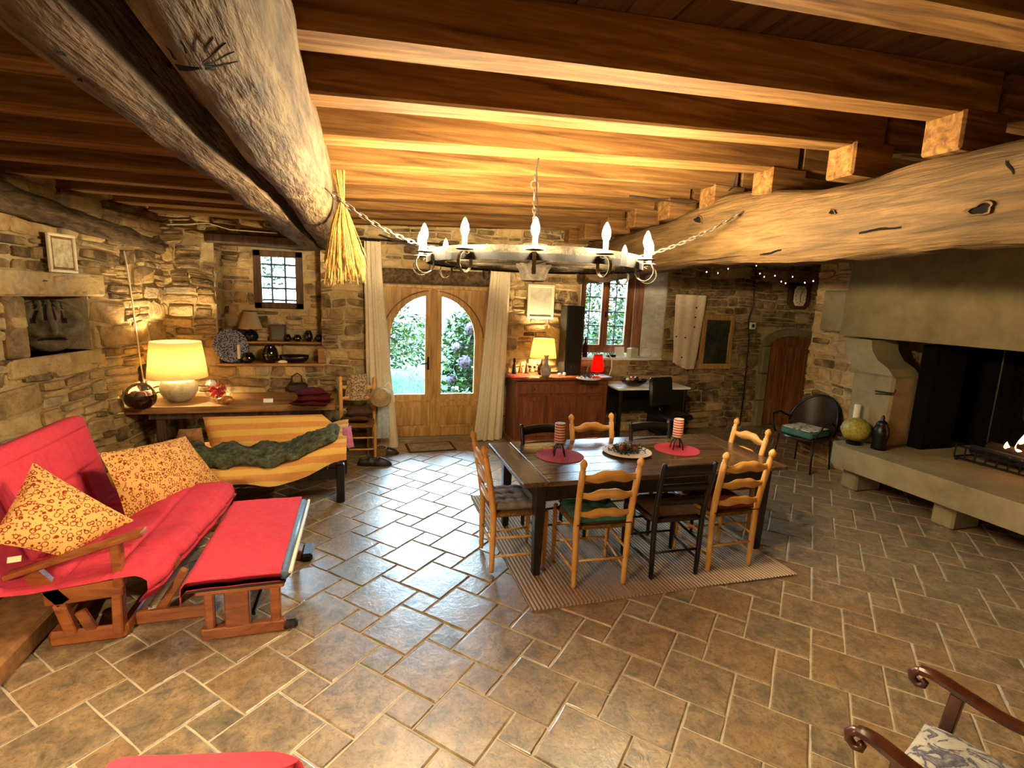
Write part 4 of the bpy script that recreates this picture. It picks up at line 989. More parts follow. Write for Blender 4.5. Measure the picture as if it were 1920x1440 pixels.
for k in range(12):
    ang = A0+k*PI/6; c, s = math.cos(ang), math.sin(ang); P = lambda r, z: (r*c, r*s, z)
    pts = [P(.70, -.01), P(.735, -.015)] + [P(.795+.062*math.cos(math.radians(t)), -.03+.062*math.sin(math.radians(t))) for t in range(200, 481, 28)] + [P(.785, .012)]
    sc = MB(); sc.bar
    # flat scrolled strap
    tv = Vector((-s, c, 0))*.011; ring = []
    for p in pts: p = Vector(p); ring += [p-tv, p+tv]
    inner = []
    for i, p in enumerate(pts):
        p = Vector(p); a_ = Vector(pts[max(0, i-1)]); b_ = Vector(pts[min(len(pts)-1, i+1)]); n_ = (b_-a_).normalized().cross(tv.normalized())*.004; inner += [p-tv+n_, p+tv+n_]
    n = len(pts); sc.add(ring+inner, [f for i in range(n-1) for f in ((2*i, 2*i+1, 2*i+3, 2*i+2), (2*n+2*i+2, 2*n+2*i+3, 2*n+2*i+1, 2*n+2*i), (2*i, 2*i+2, 2*n+2*i+2, 2*n+2*i), (2*i+3, 2*i+1, 2*n+2*i+1, 2*n+2*i+3))])
    arm = sc.build('scroll_arm', 'iron_light', ch)
    cc = Vector((.80*c, .80*s, .035))
    MB().lathe([(0, 0), (.012, 0), (.034, .008), (.052, .003), (.053, .007), (.034, .013), (0, .010)], cc, 12).build('drip_cup', 'iron', arm, 'auto')
    MB().lathe([(0, .010), (.0145, .010), (.0145, .072), (.012, .075), (0, .075)], cc, 12).build('candle_sleeve', 'cream', arm, 'auto')
    lit = k in (0, 1, 2, 3, 9, 10, 11)
    MB().lathe([(0, .072), (.010, .075), (.0165, .085), (.0235, .105), (.023, .125), (.016, .150), (.006, .172), (0, .178)], cc, 14).build('bulb', 'bulb_lit' if lit else 'white', arm, True)
lk = MB(); lk.tube([(.013*math.cos(t)+(.012 if math.cos(t) > 0 else -.012), .010*math.sin(t), 0) for t in [i*PI/5 for i in range(10)]], .0038, 6, True)
lkm = lk.mesh('chain_link', 'iron_light', True)
def chain(parent, p0, p1, sag=.05, step=.039):
    p0, p1 = Vector(p0), Vector(p1); n = max(2, int((p1-p0).length/step)); pts = [p0.lerp(p1, t/n)-Vector((0, 0, sag*4*(t/n)*(1-t/n))) for t in range(n+1)]
    for i in range(n):
        a, b_ = pts[i], pts[i+1]; x = (b_-a).normalized(); u = Vector((0, 0, 1)) if abs(x.z) < .9 else Vector((0, 1, 0)); y = u.cross(x).normalized(); z = x.cross(y)
        R = Matrix((x, y, z)).transposed() @ Matrix.Rotation((PI/2 if i % 2 else 0)+.3, 3, 'X'); sc_ = (b_-a).length/step*1.08
        o = bpy.data.objects.new('chain_link', lkm); COL.objects.link(o); o.parent = parent; M = R.to_4x4() @ Matrix.Scale(sc_, 4); M.translation = (a+b_)/2-WC; o.matrix_local = M
def rimp(deg, r=.70, z=.07): a = math.radians(deg); return WC+Vector((r*math.cos(a), r*math.sin(a), z))
chain(ch, gX(612, 355, -.185), rimp(185)); chain(ch, gX(655, 412, -.185), rimp(140)); chain(ch, gX(1392, 398, 2.69), rimp(10))
hook = gz(1003, 330, 2.848); chain(ch, hook+Vector((0, 0, -.16)), WC+Vector((0, 0, .15)), 0)
hk = MB(); hc = hook-WC; hk.tube([hc+Vector((.028*math.cos(t), 0, -.06+.028*math.sin(t)+0)) for t in [i*PI/6 for i in range(12)]], .005, 6, True); hk.tube([hc+Vector((0, 0, .01)), hc+Vector((0, 0, -.035))], .006, 6); hk.tube([hc+Vector((0, 0, -.088)), hc+Vector((0, 0, -.17))], .006, 6); hk.build('hook', 'iron_light', ch, True)
MB().tube([gz(1010, 297, 2.84)-WC, gz(1006, 315, 2.80)-WC, hc+Vector((.02, 0, -.12)), hc+Vector((.04, -.02, -.3)), Vector((.03, 0, .25)), Vector((.02, 0, .15))], .005, 6).build('power_cable', 'iron', ch, True)

# ------------------------------------------------------------------ helpers for furniture built in place
def mpp(p): return float(CAMR[2] @ (np.array(p)-CAMP))/F_PX
def wb(mb, name, mat, root, smooth=False, **kw):
    """mesh built in world coordinates, parented to a thing that only has a location"""
    L = root.location; mb.v = [(x-L.x, y-L.y, z-L.z) for x, y, z in mb.v]; return mb.build(name, mat, root, smooth, **kw)
def quad_cushion(name, corners, n, puff, mat, label, cat='cushion', N=20, wr=.012, group=None):
    """cushion through four corner points (bl, br, tr, tl)"""
    P = [Vector(c) for c in corners]; n = Vector(n).normalized(); ctr = sum(P, Vector())/4; mb = MB()
    for sg in (1, -1):
        def fn(a, b_, sg=sg):
            a2 = a if sg > 0 else 1-a; u, v_ = a2*2-1, b_*2-1
            ins = .08; uu, vv = u*(1-ins*(1-v_*v_)*abs(u)**3*.5), v_*(1-ins*(1-u*u)*abs(v_)**3*.5); s, t = (uu+1)/2, (vv+1)/2
            p = (P[0]*(1-s)+P[1]*s)*(1-t)+(P[3]*(1-s)+P[2]*s)*t; th = max(0, 1-abs(u)**2.6)**.6*max(0, 1-abs(v_)**2.6)**.6
            return p-ctr+n*(sg*puff*th+wr*th*nz((u*2.3+sg, v_*2.3, ctr.x*5)))
        mb.grid(fn, N, N)
    return tag(mb.build(name, mat, None, True, ctr), label, cat, group)
def plane_pt(x, y, P, n):
    d = Vector(ray(x, y)); n = Vector(n); t = n.dot(Vector(P)-Vector(CAMP))/n.dot(d); return Vector(CAMP)+d*t

# ------------------------------------------------------------------ glider bench
GY0, GY1 = 3.10, 4.33
gl = thing('glider_bench', 'wooden two-seat glider rocker under a quilted red cover at the left', 'bench', (-1.55, 3.7, 0))
S = lambda x, y: gY(x, y, GY0)
for yy in (GY0, GY1):
    dv = Vector((0, yy-GY0, 0)); side = lambda nm, a, b_, h_, w_=.045, up=(0, 0, 1): wb(MB().bar(S(*a)+dv, S(*b_)+dv, w_, h_, .006, up), nm, 'glider_wood', gl)
    b0, b1 = S(92, 1200), S(238, 1174); base = MB(); base.cbox(((b0.x+b1.x)/2+.0, yy, .045), (b1.x-b0.x, .05, .09), .02); wb(base, 'base_rail', 'glider_wood', gl)
    near = yy == GY0
    side('side_rail', (84, 1119), (232, 1098), .10); near and side('arm_post', (217, 1012), (226, 1098), .06, .05); side('front_leg', (222, 1110), (226, 1182), .065, .05)
    side('rear_leg', (112, 1130), (142, 1196), .06); side('link_arm', (150, 1145), (182, 1192), .055, .03); side('back_brace', (58, 1072), (125, 1128), .08)
    if near: side('armrest', (12, 1080), (272, 996), .028, .085)
    x1 = b1.x; wb(MB().cbox((x1+.19, yy+.12, .04), (.42, .05, .08), .015), 'front_foot', 'glider_wood', gl); wb(MB().bar((x1+.12, yy+.15, .07), (x1+.26, yy+.15, .30), .04, .05), 'link_arm', 'glider_wood', gl)
for xx, zz in ((-1.62, .05), (-1.30, .05)): wb(MB().cbox((xx, (GY0+GY1)/2, zz), (.05, GY1-GY0, .07), .008), 'cross_rail', 'glider_wood', gl)
wb(MB().cbox((-1.45, (GY0+GY1)/2, .30), (.75, GY1-GY0-.30, .06), .01, (0, -.06, 0)), 'seat_frame', 'glider_wood', gl)
wb(MB().bar((-1.91, (GY0+GY1)/2, .32), (-2.06, (GY0+GY1)/2, .90), GY1-GY0-.1, .03, .008), 'back_frame', 'glider_wood', gl)
PROF = [(-1.03, .27), (-1.00, .33), (-1.02, .395), (-1.10, .42), (-1.25, .415), (-1.45, .395), (-1.65, .375), (-1.78, .375), (-1.84, .42), (-1.88, .55), (-1.92, .72), (-1.96, .88), (-1.985, .97), (-2.02, .995), (-2.06, .96)]
def prof_at(s):
    L = [0]
    for a, b_ in zip(PROF, PROF[1:]): L.append(L[-1]+math.dist(a, b_))
    d = s*L[-1]
    for i in range(len(PROF)-1):
        if d <= L[i+1]+1e-9:
            t = (d-L[i])/(L[i+1]-L[i]); a, b_ = Vector(PROF[i]).to_3d(), Vector(PROF[i+1]).to_3d(); p = a.lerp(b_, t); tg = (b_-a).normalized(); return p.x, p.y, Vector((-tg.y, tg.x, 0)), d
cv = MB(); NS, NY = 110, 60; Y0, Y1 = 3.0, 4.44
for sg in (1, -1):
    def fn(a, b_, sg=sg):
        b2 = b_ if sg > 0 else 1-b_; x, z, n, d = prof_at(a); y = Y0+(Y1-Y0)*b2; e = 1-abs(b2*2-1)**10
        ny = Vector((-n.x, 0, -n.y)) if False else Vector((n.x, 0, n.y)); ny = -ny if ny.z < 0 and a < .9 else ny
        q = min(abs((d % .27)-.135), abs(((y-Y0+.05) % .26)-.13)); seam = -.022*math.exp(-(q/.014)**2)
        th = (.022*e+(seam+.012*nz((x*4, y*4, z*4)))*e) if sg > 0 else -.022*e
        rip = .012*nz((y*9, z*2, 3)) if a < .12 else 0
        return (x+ny.x*th+rip-.15*(1-b2)**1.6*max(0, 1-a/.3), y, z+ny.z*th-(.03*max(0, 1-abs(y-Y0-.15)/.2) if a < .1 else 0))
    cv.grid(fn, NS, NY)
wb(cv, 'quilted_cover', 'red_cloth', gl, True, label='quilted red cover')
m, nt, b = base_mat('print_cloth'); v = coords(nt)
vo = nt.nodes.new('ShaderNodeTexVoronoi'); vo.inputs['Scale'].default_value = 30; nt.links.new(v, vo.inputs['Vector'])
ring = math_n(nt, 'LESS_THAN', math_n(nt, 'ABSOLUTE', math_n(nt, 'SUBTRACT', math_n(nt, 'ADD', vo.outputs['Distance'], math_n(nt, 'MULTIPLY', noise_n(nt, v, 30, 2), .5)), .62)), .06)
vo2 = nt.nodes.new('ShaderNodeTexVoronoi'); vo2.inputs['Scale'].default_value = 48; nt.links.new(v, vo2.inputs['Vector']); dot_ = math_n(nt, 'LESS_THAN', vo2.outputs['Distance'], .30)
c = mix(nt, noise_n(nt, v, 5, 3), '#cb9450', '#d4aa6a'); c = mix(nt, ring, c, '#7a3418'); c = mix(nt, math_n(nt, 'MULTIPLY', dot_, .85), c, '#8e2114')
nt.links.new(c, b.inputs['Base Color']); b.inputs['Roughness'].default_value = .9; b.inputs['Specular IOR Level'].default_value = .1
n_ = (.80, -.30, .50); Pf = Vector((-1.62, 3.95, .60))
quad_cushion('scatter_cushion', [plane_pt(x, y, Pf, n_) for x, y in ((236, 972), (418, 906), (348, 818), (186, 850))], n_, .075, 'print_cloth', 'orange printed cushion leaning on the far half of the red glider bench', group='orange print cushions')
n_ = (.55, -.55, .62); Pf = Vector((-1.50, 3.28, .60))
quad_cushion('scatter_cushion', [plane_pt(x, y, Pf, n_) for x, y in ((-22, 1018), (118, 1044), (252, 976), (62, 866))], n_, .08, 'print_cloth', 'yellow-orange printed cushion at the near end of the red glider bench', group='orange print cushions')
tag(MB().cbox((0, 0, 0), (.055, .03, .002), .0005).build('paper_tag', 'paper', None, False, S(38, 1040)+Vector((0, -.05, .0)), (1.0, 0, .2)), 'small pale paper tag hanging at the near edge of the red cover', 'tag')

# ------------------------------------------------------------------ ottoman
ot = thing('glider_ottoman', 'wooden glider footstool with a red cloth over a blue pad', 'footstool', (-.67, 3.4, 0))
for yy in (2.98, 3.82):
    f = lambda nm, c, d: wb(MB().cbox(c, d, .008), nm, 'glider_wood', ot)
    f('base_rail', (-.66, yy, .04), (.44, .05, .07)); f('top_rail', (-.67, yy, .315), (.46, .05, .07)); f('centre_board', (-.69, yy-.005, .18), (.13, .035, .25))
    f('post', (-.83, yy, .18), (.05, .04, .24)); f('post', (-.49, yy, .18), (.055, .04, .24))
wb(MB().cbox((-.40, 3.86, .03), (.08, .20, .06), .015), 'foot_block', 'black_wood', ot); wb(MB().cbox((-.42, 2.98, .03), (.09, .05, .05), .015), 'foot_block', 'black_wood', ot)
for xx in (-.62, -.74): wb(MB().bar((xx, 3.02, .10), (xx+.06, 3.78, .26), .02, .03), 'link_arm', 'black_metal', ot)
wb(MB().cbox((-.67, 3.4, .36), (.50, 1.04, .03), .008), 'seat_board', 'black_wood', ot)
wb(MB().cbox((-.66, 3.4, .40), (.53, 1.07, .06), .022), 'pad', 'navy_cloth', ot, 'auto')
wb(MB().tube([(-.395, 2.88, .415), (-.39, 3.92, .415)], .010, 8), 'piping_sheen', 'white', ot, True); wb(MB().tube([(-.395, 2.88, .385), (-.39, 3.92, .385)], .007, 8), 'piping_sheen', 'pale_cloth', ot, True)  # white and pale edging tubes double as painted daylight sheen along the pad
cl = MB(); xs = [-.93, -.926, -.90, -.8, -.65, -.5, -.44]; zs = [.345, .40, .438, .440, .440, .440, .437]
def clf(a, b_, off=0):
    t = a*(len(xs)-1); i = min(int(t), len(xs)-2); k = t-i; x = xs[i]*(1-k)+xs[i+1]*k; z = zs[i]*(1-k)+zs[i+1]*k; y = 2.852+1.09*max(0, b_-.06)/.94
    hang = max(0, 1-b_/.06)*.055; return (x+off*(-.004 if i < 2 else 0), y, z-hang-off*.004+.006*nz((x*7, y*6, 2))*(1 if z > .42 else 0))
cl.grid(clf, 31, 40); cl.grid(lambda a, b_: clf(1-a, b_, 1), 31, 40)
wb(cl, 'red_cloth', 'red_cloth', ot, True, label='red cloth')

# ------------------------------------------------------------------ futon sofa with striped throw
m, nt, b = base_mat('striped_throw'); v = coords(nt); sx = nt.nodes.new('ShaderNodeSeparateXYZ'); nt.links.new(v, sx.inputs[0])
ss = math_n(nt, 'SUBTRACT', sx.outputs[2], math_n(nt, 'MULTIPLY', sx.outputs[1], -.8)); fr_ = math_n(nt, 'FRACT', math_n(nt, 'MULTIPLY', ss, 6.6))
c = mix(nt, math_n(nt, 'GREATER_THAN', fr_, .5), '#cfa24c', '#c07a3a'); nt.links.new(mix(nt, math_n(nt, 'MULTIPLY', noise_n(nt, v, 40, 3), .3), c, '#e6c987'), b.inputs['Base Color']); b.inputs['Roughness'].default_value = .92; b.inputs['Specular IOR Level'].default_value = .1; bump(nt, b, noise_n(nt, v, 90, 2), .3, .004)
fu = thing('futon_sofa', 'low black-framed futon sofa draped with a yellow and orange striped throw', 'sofa', (-1.1, 5.2, 0))
FX0, FX1, FY0, FY1 = -2.05, -.20, 4.80, 5.72
for x in (FX0+.12, FX1): wb(MB().cbox((x, FY0+.08, .19), (.075, .09, .38), .012), 'leg', 'black_wood', fu); wb(MB().cbox((x, FY1-.05, .19), (.075, .08, .38), .012), 'leg', 'black_wood', fu)
wb(MB().cbox(((FX0+FX1)/2, FY0+.10, .28), (FX1-FX0, .05, .12), .01), 'front_rail', 'black_wood', fu); wb(MB().cbox(((FX0+FX1)/2, FY1, .28), (FX1-FX0, .05, .12), .01), 'rear_rail', 'black_wood', fu)
for k in range(7): wb(MB().cbox((FX0+.15+k*.26, (FY0+FY1)/2, .325), (.06, FY1-FY0-.1, .03), .006), 'slat', 'black_wood', fu)
wb(MB().bar((FX1-.30, FY0+.08, .34), (FX1+.07, FY0+.08, .53), .05, .07, .01), 'end_rail', 'black_wood', fu); wb(MB().bar((FX1-.30, FY1-.05, .34), (FX1+.07, FY1-.05, .53), .05, .07, .01), 'end_rail', 'black_wood', fu)
def rise(x): t = max(0, min(1, (x-(FX1-.62))/.66)); return .20*t*t*(3-2*t)
sm = MB()
def seatf(a, b_, sg=1):
    a2 = a if sg > 0 else 1-a; x = FX0+(FX1+.06-FX0)*a2; t = b_
    if t < .22:
        k = t/.22; y = FY0-.05+.03*math.sin(x*17)*(1-k)*.5; z = .245+.055*math.sin(x*5+1)*(1-k)*.6+k*(.36-.245)+rise(x); y += .0
        if k > .7: y += (k-.7)/.3*.03
    else: k = (t-.22)/.78; y = FY0-.02+k*(FY1-FY0-.02); z = .385+rise(x)+.02*math.sin(min(1, k*6)*PI/2)
    f_ = .01*nz((x*5, y*5, z*3))
    return (x, y+(0 if sg > 0 else .03), z+f_-(0 if sg > 0 else .05*(1 if t >= .22 else 0)))
sm.grid(seatf, 60, 30); sm.grid(lambda a, b_: seatf(a, b_, -1), 60, 30)
wb(sm, 'seat_throw', 'striped_throw', fu, True)
bk = MB()
bt0, bt1, bb0, bb1 = gY(380, 782, 5.66), gY(604, 777, 5.66), gY(398, 850, 5.50), gY(645, 812, 5.50)
for sg in (1, -1):
    def fn(a, b_, sg=sg):
        a2 = a if sg > 0 else 1-a; p = (bb0*(1-a2)+bb1*a2)*(1-b_)+(bt0*(1-a2)+bt1*a2)*b_; e = max(0, 1-abs(a2*2-1)**8)**.5*max(0, 1-abs(b_*2-1)**6)**.5
        p = p+Vector((0, -sg*.06*e, .02*e*sg if b_ > .5 else 0))+Vector((0, .008*nz((p.x*7, p.z*7, 1)), 0)); return p
    bk.grid(fn, 40, 20)
wb(bk, 'backrest_throw', 'striped_throw', fu, True)
m_stone('fur', ['#1c1e14', '#3f432f', '#666a50', '#a3a28e'], 22, .95, 1.0, 0, .1, .02, 60)
bl = MB()
def blf(a, b_):
    x = -1.98+1.76*a; s = b_*2*PI; e = math.sin(min(1, a*9+.15)*PI/2)*math.sin(min(1, (1-a)*14+.25)*PI/2); yc = 5.12+.04*math.sin(a*5); hw = (.31+.05*nz((a*4, 1, 2)))*e
    y = yc+hw*math.cos(s); th = (.075+.045*nz((a*6, math.cos(s)*1.5, 3)))*e; z = .425+rise(x)+max(-.012, th*math.sin(s)*(1.35 if math.cos(s) < -.2 else .8))
    d = nz((x*8, y*8, z*8)); d2 = nz((x*26, y*26, z*26)); fo = math.sin(x*19+y*7+3*nz((x*3, y*3, 1))); return (x+.02*d, y+.03*d+.01*fo, z+(.035*d+.018*d2+.018*fo if math.sin(s) > -.2 else 0))
bl.grid(blf, 110, 40, False, True); bl.add([bl.v[i] for i in range(40)], [tuple(range(40))]); bl.add([bl.v[109*40+i] for i in range(40)], [tuple(range(40))[::-1]])
tag(bl.build('fur_blanket', 'fur', None, True), 'dark green furry blanket bunched along the striped futon', 'blanket')
n_ = (.3, -.5, .8); Pf = gY(650, 825, 5.0)
quad_cushion('small_pillow', [plane_pt(x, y, Pf, n_) for x, y in ((642, 845), (664, 838), (658, 798), (642, 802))], n_, .03, 'pink_cloth', 'small pink pillow at the right end of the futon', 'pillow')
quad_cushion('small_pillow', [gY(x, y, 5.45) for x, y in ((322, 840), (385, 835), (378, 802), (335, 805))], (.1, -1, .2), .07, 'terracotta', 'rust red pillow at the left end of the futon under the console', 'pillow')

# ------------------------------------------------------------------ console table and what stands on it
CZ = .70
co = thing('console_table', 'long thick wooden console table against the back wall under the window recess', 'table', (-1.32, 6.5, 0))
wb(MB().prism([(-2.35, 6.07), (-.295, 6.07), (-.295, 6.86), (-2.17, 6.86)], CZ-.07, CZ), 'top', 'console', co)
for x in (-2.07, -.50):
    for y in (6.2, 6.8): wb(MB().cbox((x, y, (CZ-.07)/2), (.09, .09, CZ-.07), .01), 'leg', 'dark_frame', co)
wb(MB().cbox((-1.32, 6.15, CZ-.11), (1.7, .03, .08), .006), 'apron', 'dark_frame', co)
lp_ = gz(337, 752, CZ); q = mpp(lp_)
def table_lamp(name, loc, label, base_prof, base_mat_, sh, sh_mat, watts, color, hgt):
    t = thing(name, label, 'lamp', loc)
    MB().lathe(base_prof, (0, 0, 0), 28).build('base', base_mat_, t, 'auto')
    r0, r1, z0, z1 = sh; MB().lathe([(r0, z0), (r1, z1), (r1-.004, z1), (r0-.004, z0), (r0, z0)], (0, 0, 0), 40).build('shade', sh_mat, t, True)
    top = base_prof[-1][1]; MB().tube([(0, 0, top-.01), (0, 0, (z0+z1)/2-.03)], .008, 8).build('stem', 'brass', t)
    if watts: point_light('lamp_glow', (0, 0, z0+(z1-z0)*.45), watts, color, .035, t)
    return t
k = q
table_lamp('table_lamp', lp_, 'large lit table lamp with pale yellow shade and round grey base on the console', [(0, 0), (14*k, 0), (17*k, 2*k), (25*k, 8*k), (30*k, 18*k), (31*k, 25*k), (28*k, 36*k), (20*k, 44*k), (10*k, 48*k), (6*k, 50*k), (0, 50*k)], 'grey_ceramic', (49*k, 41*k, 46*k, 112*k), 'shade_warm', SHADE_W, WARM2, 0)
bp = gz(265, 765, CZ); k = mpp(bp)
bw = thing('basket_bowl', 'glossy brown pottery bowl with a looped handle at the left end of the console', 'bowl', bp)
MB().lathe([(0, 0), (14*k, 0), (23*k, 8*k), (26*k, 18*k), (25*k, 26*k), (22*k, 26*k), (22*k, 16*k), (12*k, 6*k), (0, 5*k)], (0, 0, 0), 24).build('bowl', 'brown_glaze', bw, 'auto')
MB().tube([(23*k*math.cos(t), 4*k*math.sin(t), 25*k+20*k*math.sin(t)) for t in [i*PI/10 for i in range(11)]], 2.6*k, 8).build('handle', 'wicker', bw, True)
for i, (x, y) in enumerate(((-8, 2), (3, -5), (8, 6))): MB().lathe([(0, -9*k), (8*k, -6*k), (10*k, 0), (7*k, 7*k), (0, 9*k)], (x*k, y*k, 24*k), 12).build('fruit', 'terracotta', bw, True)
bp2 = gz(258, 735, CZ); tag(MB().lathe([(0, 0), (.03, 0), (.035, .05), (.02, .12), (.022, .2), (0, .2)], (0, 0, 0), 12).build('dark_bottle', 'brown_glaze', None, 'auto', gz(262, 742, CZ)), 'small dark bottle behind the brown handled bowl', 'bottle')
gp = gz(412, 752, CZ); k = mpp(gp)
gb_ = thing('glass_bowl', 'round clear glass bowl holding red petals on the console', 'glass bowl', gp)
MB().lathe([(0, 0), (10*k, 1*k), (20*k, 8*k), (26*k, 22*k), (24*k, 36*k), (15*k, 47*k), (14*k, 47*k), (23*k, 36*k), (25*k, 22*k), (19*k, 9*k), (9*k, 2.5*k), (0, 2*k)], (0, 0, 0), 28).build('globe', 'bowl_glass', gb_, True)
pt = MB(); rr = random.Random(9)
for i in range(90):
    d = Vector((rr.gauss(0, 1), rr.gauss(0, 1), rr.gauss(0, 1))).normalized()*rr.uniform(2, 16)*k+Vector((-4*k, 0, 19*k)); a = Euler((rr.uniform(0, 6), rr.uniform(0, 6), 0)).to_matrix(); s = 4.2*k
    pt.add([d+a @ Vector(p_)*s for p_ in ((-1, 0, 0), (0, -.7, .3), (1, 0, 0), (0, .7, .3))], [(0, 1, 2, 3)])
pt.build('petals', 'petals', gb_); MB().lathe([(0, -7*k), (6*k, -4*k), (7*k, 0), (5*k, 6*k), (0, 8*k)], (-9*k, -6*k, 34*k), 10).build('white_shell', 'white', gb_, True)
sh = MB().lathe([(0, -16*k), (4*k, -12*k), (7*k, -4*k), (8*k, 3*k), (6*k, 10*k), (0, 14*k)], (0, 0, 0), 14, 'x'); tag(sh.build('sea_shell', 'amber', None, True, gz(425, 757, CZ)+Vector((0, -.03, 8*k))), 'glossy amber sea shell in front of the glass bowl', 'shell')
tag(MB().cbox((0, 0, .02), (.10, .06, .04), .005).build('small_box', 'white', None, False, gz(503, 754, CZ), (0, 0, .1)), 'small white box on the console top', 'box')
tag(MB().lathe([(0, 0), (.11, 0), (.115, .006), (0, .012)], (0, 0, 0), 20, 'z', (1, .5)).build('coral_tray', 'terracotta', None, 'auto', gz(480, 748, CZ)), 'flat rust coloured tray on the console between bowl and box', 'tray')
def folded_cloth(name, loc, w_, d_, h_, mat, label, layers=3, seed=0, cat='cloth'):
    t = thing(name, label, cat, loc)
    for i in range(layers):
        mb = pillow(None, w_*(1-.1*i), d_*(1-.1*i), h_/layers*1.25, 12, 12, .2, .02, seed+i); mb.build('fold', mat, t, True, (.03*math.sin(i*2), .02*math.cos(i*3), h_/layers*(i+.55)), (0, 0, .25*i-.2))
    return t
folded_cloth('folded_shawl', gz(585, 760, CZ)+Vector((0, 0, .008)), .42, .34, .17, 'wine_cloth', 'dark red folded shawl on the right end of the console', 3, 3)
bg_ = thing('black_handbag', 'black handbag standing on the console behind the red shawl', 'bag', gz(556, 738, CZ)+Vector((0, .12, 0)))
MB().cbox((0, 0, .06), (.24, .10, .12), .03).build('body', 'leather', bg_, 'auto'); MB().tube([(-.07, 0, .11), (-.06, 0, .2), (0, 0, .24), (.05, 0, .2), (.06, 0, .11)], .008, 8).build('handle', 'leather', bg_, True)

# ------------------------------------------------------------------ chair with clothes by the curtain
c9 = dup(pine0, (-.06, 6.22, 0), PI-.05, 'pale ladder-back chair piled with clothes beside the left curtain', 'pine ladder-back dining chairs')
m, nt, b = base_mat('floral'); v = coords(nt); vo = nt.nodes.new('ShaderNodeTexVoronoi'); vo.inputs['Scale'].default_value = 55; nt.links.new(v, vo.inputs['Vector'])
nt.links.new(mix(nt, math_n(nt, 'LESS_THAN', vo.outputs['Distance'], .45), '#a8906a', '#6a4a2e'), b.inputs['Base Color']); b.inputs['Roughness'].default_value = .9
def draped(name, P, w_, top, bot, depth, mat, label, cat, seed=0):
    mb = MB(); NN = 40
    def fn(a, b_):
        s = a*2*PI; z = top*(1-b_)+bot*b_; wv_ = w_*(.75+.35*b_)/2; pl = .012*math.sin(s*6+seed)*b_+.015*nz((math.cos(s)*2+seed, math.sin(s)*2, z*6))
        return (math.cos(s)*(wv_+pl), math.sin(s)*(depth/2+pl), z)
    mb.grid(fn, NN, 14, True, False); mb.add([mb.v[i*14] for i in range(NN)], [tuple(range(NN))])
    return tag(mb.build(name, mat, None, True, P), label, cat)
draped('floral_blouse', (-.05, 6.49, 0), .28, .98, .66, .11, 'floral', 'floral patterned blouse hanging over the chair back by the curtain', 'blouse', 1)
folded_cloth('folded_clothes', (-.06, 6.21, .458), .34, .30, .16, 'brown_cloth', 'brown and olive clothes folded on the chair seat by the curtain', 2, 8)
draped('grey_coat', (.25, 6.36, 0), .15, .72, .20, .10, 'pale_cloth', 'grey-blue cloth hanging against the left curtain', 'cloth', 4)
ht = thing('straw_hat', 'khaki sun hat hanging by the left curtain', 'hat', (.22, 6.27, .74))
h_ = MB().lathe([(0, .10), (.06, .095), (.085, .06), (.092, .0), (.125, -.02), (.13, -.027), (.09, -.012), (.08, .05), (0, .085)], (0, 0, 0), 24); h_.xf(Matrix.Rotation(1.0, 4, 'X')); h_.build('crown_and_brim', 'hat_straw', ht, True)
MB().tube([(.03, .05, .1), (.10, .10, .16), (.15, .06, .05), (.16, .02, -.08)], .005, 6).build('cord', 'white', ht, True)
wbk = thing('wicker_basket', 'small brown wicker basket on the floor at the left curtain', 'basket', gz(712, 862, 0))
MB().lathe([(0, 0), (.06, 0), (.075, .06), (.085, .15), (.078, .152), (.068, .06), (0, .012)], (0, 0, 0), 20).build('body', 'wicker', wbk, 'auto')
for s in (-1, 1): MB().tube([(s*.03*1.0-.03, -.05*s, .14), (-.01*s, -.06*s, .20), (.04, -.05*s, .14)], .006, 6).build('handle', 'wicker', wbk, True)
def shoe(loc, rz, label, mat):
    t = thing('slip_on_shoe', label, 'shoe', loc, rz, 'shoes by the door')
    mb = MB()
    def fn(a, b_):
        s = b_*2*PI; x = -.13+.27*a; w_ = .036+.014*math.sin(a*PI*.9)-.012*(1 if a > .97 else 0); h0 = .075-.02*a if a < .45 else .066*(1-((a-.45)/.55)**2)+.02; e = math.sin(min(1, a*8+.15)*PI/2)*math.sin(min(1, (1-a)*8+.1)*PI/2)
        return (x, math.cos(s)*w_*e, .012+max(0, math.sin(s))*h0*e-(.0 if math.sin(s) > 0 else .010*e))
    mb.grid(fn, 16, 14, False, True); mb.build('upper', mat, t, True)
    MB().lathe([(0, 0), (.05, 0), (.052, .008), (0, .010)], (0, 0, 0), 20, 'z', (2.7, .95)).build('sole', 'black_plastic', t)
    MB().lathe([(.03, .0), (.036, .006), (.03, .01)], (-.07, 0, .078), 14, 'z', (1.3, .9)).build('collar', 'silver', t, True); return t
shoe(gz(712, 872), -.15, 'dark shoe nearest the viewer beside the left curtain', 'shoe_grey'); shoe(gz(692, 872), -.1, 'dark shoe behind the nearest shoe beside the left curtain', 'shoe_grey'); shoe(gz(727, 852), 0, 'grey shoe half under the hem of the left curtain', 'leather')
tag(MB().tube([gz(690, 858)+Vector((0, 0, .01)), gz(690, 858)+Vector((.0, .33, .60))], .010, 8).build('walking_stick', 'console', None, True), 'thin wooden stick leaning beside the chair at the left curtain', 'stick')
mt_ = thing('door_mat', 'small patterned door mat in front of the garden door', 'mat', (.86, 6.52, 0), .06)
m_stone('mat_print', ['#4e473f', '#8a7a63', '#a99a80', '#6b5b50'], 11, .95, .3, 0, .1); MB().cbox((0, 0, .006), (.56, .34, .010), .003).build('pile', 'mat_print', mt_); MB().cbox((0, 0, .004), (.62, .40, .008), .003).build('border', 'brown_cloth', mt_)

